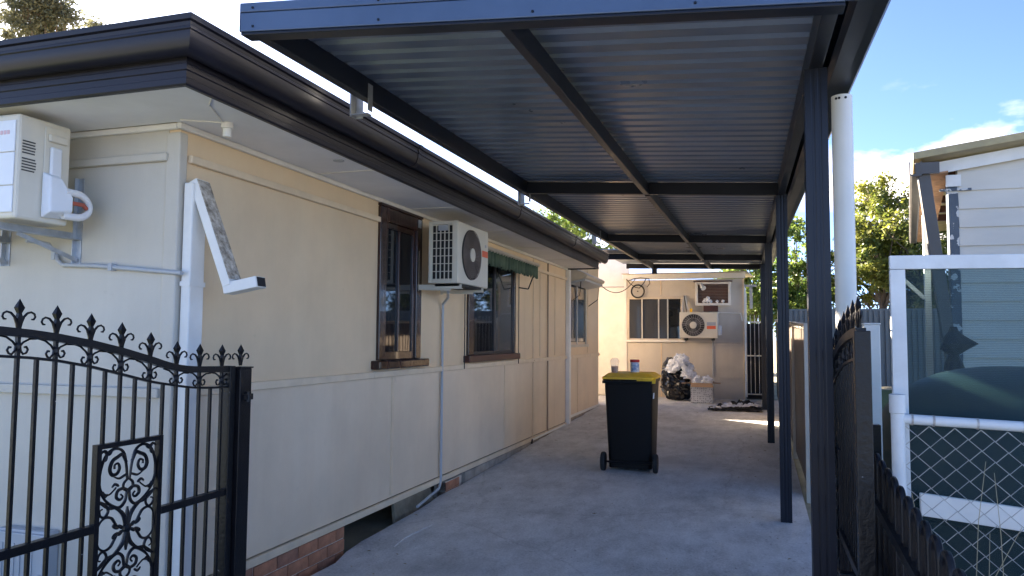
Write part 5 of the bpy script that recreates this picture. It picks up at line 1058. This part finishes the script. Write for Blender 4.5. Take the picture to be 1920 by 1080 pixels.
steel_fence('rear_fence', 'grey ribbed steel fence across the back of the neighbouring yard', 0.6, 20.0, 10.6, 20.4, 4, 1.82, 'gfence', 'gfence')

NB = thing('weatherboard_house', 'pale weatherboard house with decayed eave on the right', 'house', (1.75, 7.7, 0))
NY = 7.70; NX = 1.745; EXP = 0.166
def ntop(x): return 3.045 + (x - 1.534) * 0.15
k = 0; z = -0.12
while z < 3.25:
    xs0 = NX + 0.002
    z1_ = z + EXP + 0.012
    if z1_ < ntop(5.5):
        xst = xs0 if z1_ < ntop(xs0) else min(5.4, 1.534 + (z1_ - 3.045) / 0.15)
        MB().prism([(xst, NY - 0.028, z), (xst, NY - 0.002, z), (xst, NY - 0.002, z1_), (xst, NY - 0.008, z1_)], (5.5 - xst, 0, 0)).build('weatherboard', 'board', NB)
    z += EXP
MB().add([(NX, NY, -0.2), (5.5, NY, -0.2), (5.5, NY, ntop(5.5)), (NX, NY, ntop(NX)), (NX, NY + .05, -0.2), (5.5, NY + .05, -0.2), (5.5, NY + .05, ntop(5.5)), (NX, NY + .05, ntop(NX))], [(0, 1, 2, 3), (7, 6, 5, 4), (0, 3, 7, 4), (3, 2, 6, 7), (1, 5, 6, 2)]).build('wall_frame', 'board', NB)
MB().box(NX - 0.082, NX - 0.001, NY - 0.03, NY + 0.055, -0.15, 2.93).build('corner_post', 'peel', NB, bevel=0.004)
MB().box(NX - 0.10, NX + 0.02, NY - 0.05, NY - 0.031, 2.905, 3.01).build('corner_block', 'white', NB); MB().box(NX - 0.15, NX + 0.10, NY - 0.055, NY - 0.0305, 2.865, 2.885).build('bracket', 'peel', NB)
MB().hexa([(1.50, NY - 0.075, ntop(1.5) - 0.03), (5.6, NY - 0.075, ntop(5.6) - 0.03), (5.6, NY - 0.052, ntop(5.6) - 0.03), (1.50, NY - 0.052, ntop(1.5) - 0.03), (1.50, NY - 0.075, ntop(1.5) + 0.075), (5.6, NY - 0.075, ntop(5.6) + 0.075), (5.6, NY - 0.052, ntop(5.6) + 0.075), (1.50, NY - 0.052, ntop(1.5) + 0.075)]).build('barge_board', 'white', NB)
# skewed side eave: roof edge, lining boards, gutter, rafters, side wall
SK = 0.172
def ex(y): return 1.315 + SK * (y - 7.45)
MB().hexa([(1.34, 7.40, 3.115), (5.8, 7.40, 3.75), (6.6, 13, 3.75), (ex(13) + .02, 13, 3.13), (1.34, 7.40, 3.18), (5.8, 7.40, 3.81), (6.6, 13, 3.81), (ex(13) + .02, 13, 3.19)]).build('roof', 'barge', NB, bevel=0.004)
y = 7.52; i = 0
while y < 12.5:
    w_ = 0.30
    MB().hexa([(ex(y) + 0.10, y, 2.985), (ex(y) + 0.31, y, 3.01), (ex(y + w_) + 0.31, y + w_ - .012, 3.01), (ex(y + w_) + 0.10, y + w_ - .012, 2.985), (ex(y) + 0.10, y, 3.0), (ex(y) + 0.31, y, 3.025), (ex(y + w_) + 0.31, y + w_ - .012, 3.025), (ex(y + w_) + 0.10, y + w_ - .012, 3.0)]).build('lining_board', 'lining', NB); y += w_; i += 1
for y in (7.9, 8.6, 9.3, 10.0, 10.7): MB().box(ex(y) + 0.1, ex(y) + 0.55, y, y + 0.05, 3.03, 3.11).build('rafter', 'rtimber', NB)
gpf = [(0.0, 3.10), (0.0, 2.985), (0.02, 2.97), (0.085, 2.97), (0.10, 2.985), (0.10, 3.10), (0.09, 3.10), (0.09, 2.99), (0.01, 2.99), (0.01, 3.10)]
v = [(ex(y) + d, y, z) for y in (7.42, 12.6) for d, z in gpf]; n_ = len(gpf)
MB().add(v, [(i, (i + 1) % n_, n_ + (i + 1) % n_, n_ + i) for i in range(n_)] + [tuple(range(n_)), tuple(range(n_, 2 * n_))]).build('gutter', 'nbrown', NB)
MB().box(1.36, 1.55, 7.425, 7.45, 2.99, 3.09).build('gutter_end', 'nbrown', NB)
MB().bar((1.435, 7.50, 3.0), (1.66, 7.58, 1.1), 0.10, 0.06, (0, 1, 0)).build('downpipe', 'nbrown', NB, bevel=0.005); MB().bar((1.66, 7.58, 1.1), (1.66, 7.60, -0.1), 0.10, 0.06, (0, 1, 0)).build('downpipe', 'nbrown', NB)
sw = lambda y: NX - 0.03 + 0.22 * (y - 7.76)
MB().hexa([(sw(7.76), 7.76, -.1), (sw(7.76) + .06, 7.76, -.1), (sw(12.5) + .06, 12.5, -.1), (sw(12.5), 12.5, -.1), (sw(7.76), 7.76, 3.0), (sw(7.76) + .06, 7.76, 3.0), (sw(12.5) + .06, 12.5, 3.0), (sw(12.5), 12.5, 3.0)]).build('side_wall', 'peel', NB)
for y in (7.95, 8.35, 9.2, 9.6): MB().hexa([(sw(y) - .03, y, 1.3), (sw(y) - .001, y, 1.3), (sw(y + .07) - .001, y + .07, 1.3), (sw(y + .07) - .03, y + .07, 1.3), (sw(y) - .03, y, 2.7), (sw(y) - .001, y, 2.7), (sw(y + .07) - .001, y + .07, 2.7), (sw(y + .07) - .03, y + .07, 2.7)]).build('window_frame', 'white', NB)
vp = thing('verandah_post', 'white verandah post with angled brace standing behind the mesh screen', 'post', (1.79, 9.3, 0))
MB().box(1.76, 1.82, 9.27, 9.33, 0, 2.9).build('post', 'white', vp); MB().bar((1.76, 9.3, 1.98), (1.50, 9.3, 2.25), 0.04, 0.04).build('brace', 'white', vp)

def tree(nm, label, x, y, h, trunk_h, crown, nleaf, lm, seed, lsize=0.11, trunk_r=0.12, lean=(0, 0), group='trees behind the yards'):
    r_ = random.Random(seed); t_ = thing(nm, label, 'tree', (x, y, zg(y) - .1), group); z0 = zg(y) - 0.1
    tb_ = MB(); top_ = Vector((x + lean[0], y + lean[1], z0 + h * 0.8)); base_ = Vector((x, y, z0))
    pts = []; n_ = 8
    for i in range(n_ + 1):
        s = i / n_; p_ = base_.lerp(top_, s) + Vector((r_.uniform(-1, 1), r_.uniform(-1, 1), 0)) * 0.10 * s; pts.append(p_)
    tb_.tube(pts, [trunk_r * (1 - .8 * i / n_) for i in range(n_ + 1)], 9)
    clumps = []
    for (dx, dy, dz, cr_) in crown:
        c = Vector((x + dx, y + dy, z0 + dz)); s0 = max(0.25, min(.85, (dz - 0.5 * cr_) / h)); a = base_.lerp(top_, s0 * 0.8); mid = a.lerp(c, .5) + Vector((0, 0, .12 * cr_))
        tb_.tube([a, mid, c], [trunk_r * .42, trunk_r * .26, trunk_r * .08], 6)
        for j in range(9):
            d_ = Vector((r_.gauss(0, 1), r_.gauss(0, 1), r_.gauss(0, .8))).normalized() * cr_ * r_.uniform(.45, 1.0); cc = c + d_
            tb_.tube([c.lerp(cc, .05), c.lerp(cc, .55) + Vector((0, 0, -.04)), cc], [trunk_r * .12, trunk_r * .07, trunk_r * .03], 4)
            clumps.append((cc, cr_ * r_.uniform(.22, .42)))
    tb_.build('trunk', 'bark', t_, smooth=True)
    vs, fs = [], []
    per = max(1, nleaf // len(clumps))
    for cc, cr_ in clumps:
        for j in range(per):
            p_ = cc + Vector((r_.gauss(0, .55), r_.gauss(0, .55), r_.gauss(0, .42))) * cr_
            d_ = Vector((r_.gauss(0, 1), r_.gauss(0, 1), r_.gauss(-.35, .8))).normalized(); n2 = d_.orthogonal().normalized(); n2.rotate(Matrix.Rotation(r_.uniform(0, 6.28), 3, d_)); s = lsize * r_.uniform(.6, 1.3)
            b_ = len(vs); vs += [p_, p_ + d_ * s * .5 + n2 * s * .24, p_ + d_ * s, p_ + d_ * s * .5 - n2 * s * .24]; fs.append((b_, b_ + 1, b_ + 2, b_ + 3))
    MB().add(vs, fs).build('crown', lm, t_)
    return t_
def crownset(seed, n_, rx_, rz_, zc, cr_):
    r_ = random.Random(seed); o_ = []
    for i in range(n_):
        d_ = Vector((r_.gauss(0, 1), r_.gauss(0, 1), r_.gauss(0, 1))).normalized() * r_.uniform(.35, 1) ; o_.append((d_.x * rx_, d_.y * rx_, zc + d_.z * rz_, cr_ * r_.uniform(.7, 1.2)))
    return o_
tree('leafy_tree', 'tall loose green tree rising above the grey rear fence', 3.3, 22.8, 5.2, 2, crownset(1, 24, 1.5, 1.75, 3.35, 0.70), 26000, 'leaf', 11, .125, .11)
tree('leafy_tree', 'dense yellow green tree between two carport posts', 1.2, 24.0, 4.8, 1.5, crownset(2, 18, 1.35, 1.6, 3.1, 0.65), 18000, 'leaf2', 12, .12, .1)
tree('leafy_tree', 'bright shrubby tree seen over the barred gate at the driveway end', -0.1, 23.0, 4.0, 1.2, crownset(3, 12, 1.0, 1.2, 2.5, 0.55), 8000, 'leaf2', 13, .13, .08)
tree('leafy_tree', 'low sunlit tree seen through the mesh screen', 5.2, 22.5, 4.2, 1.2, crownset(4, 14, 1.6, 1.2, 2.6, 0.6), 9000, 'leaf', 14, .14, .09)
tree('leafy_tree', 'green tree showing in the slot between house gutter and carport', -7.2, 30.0, 6.6, 2.5, crownset(5, 13, 2.0, 1.6, 5.0, 0.8), 8000, 'leaf2', 15, .16, .14)
tree('gum_tree', 'olive gum tree above the house gutter at far left', -22.4, 19.3, 12.6, 6, crownset(6, 16, 2.0, 0.9, 11.7, 0.8), 17000, 'gum', 16, .12, .22)
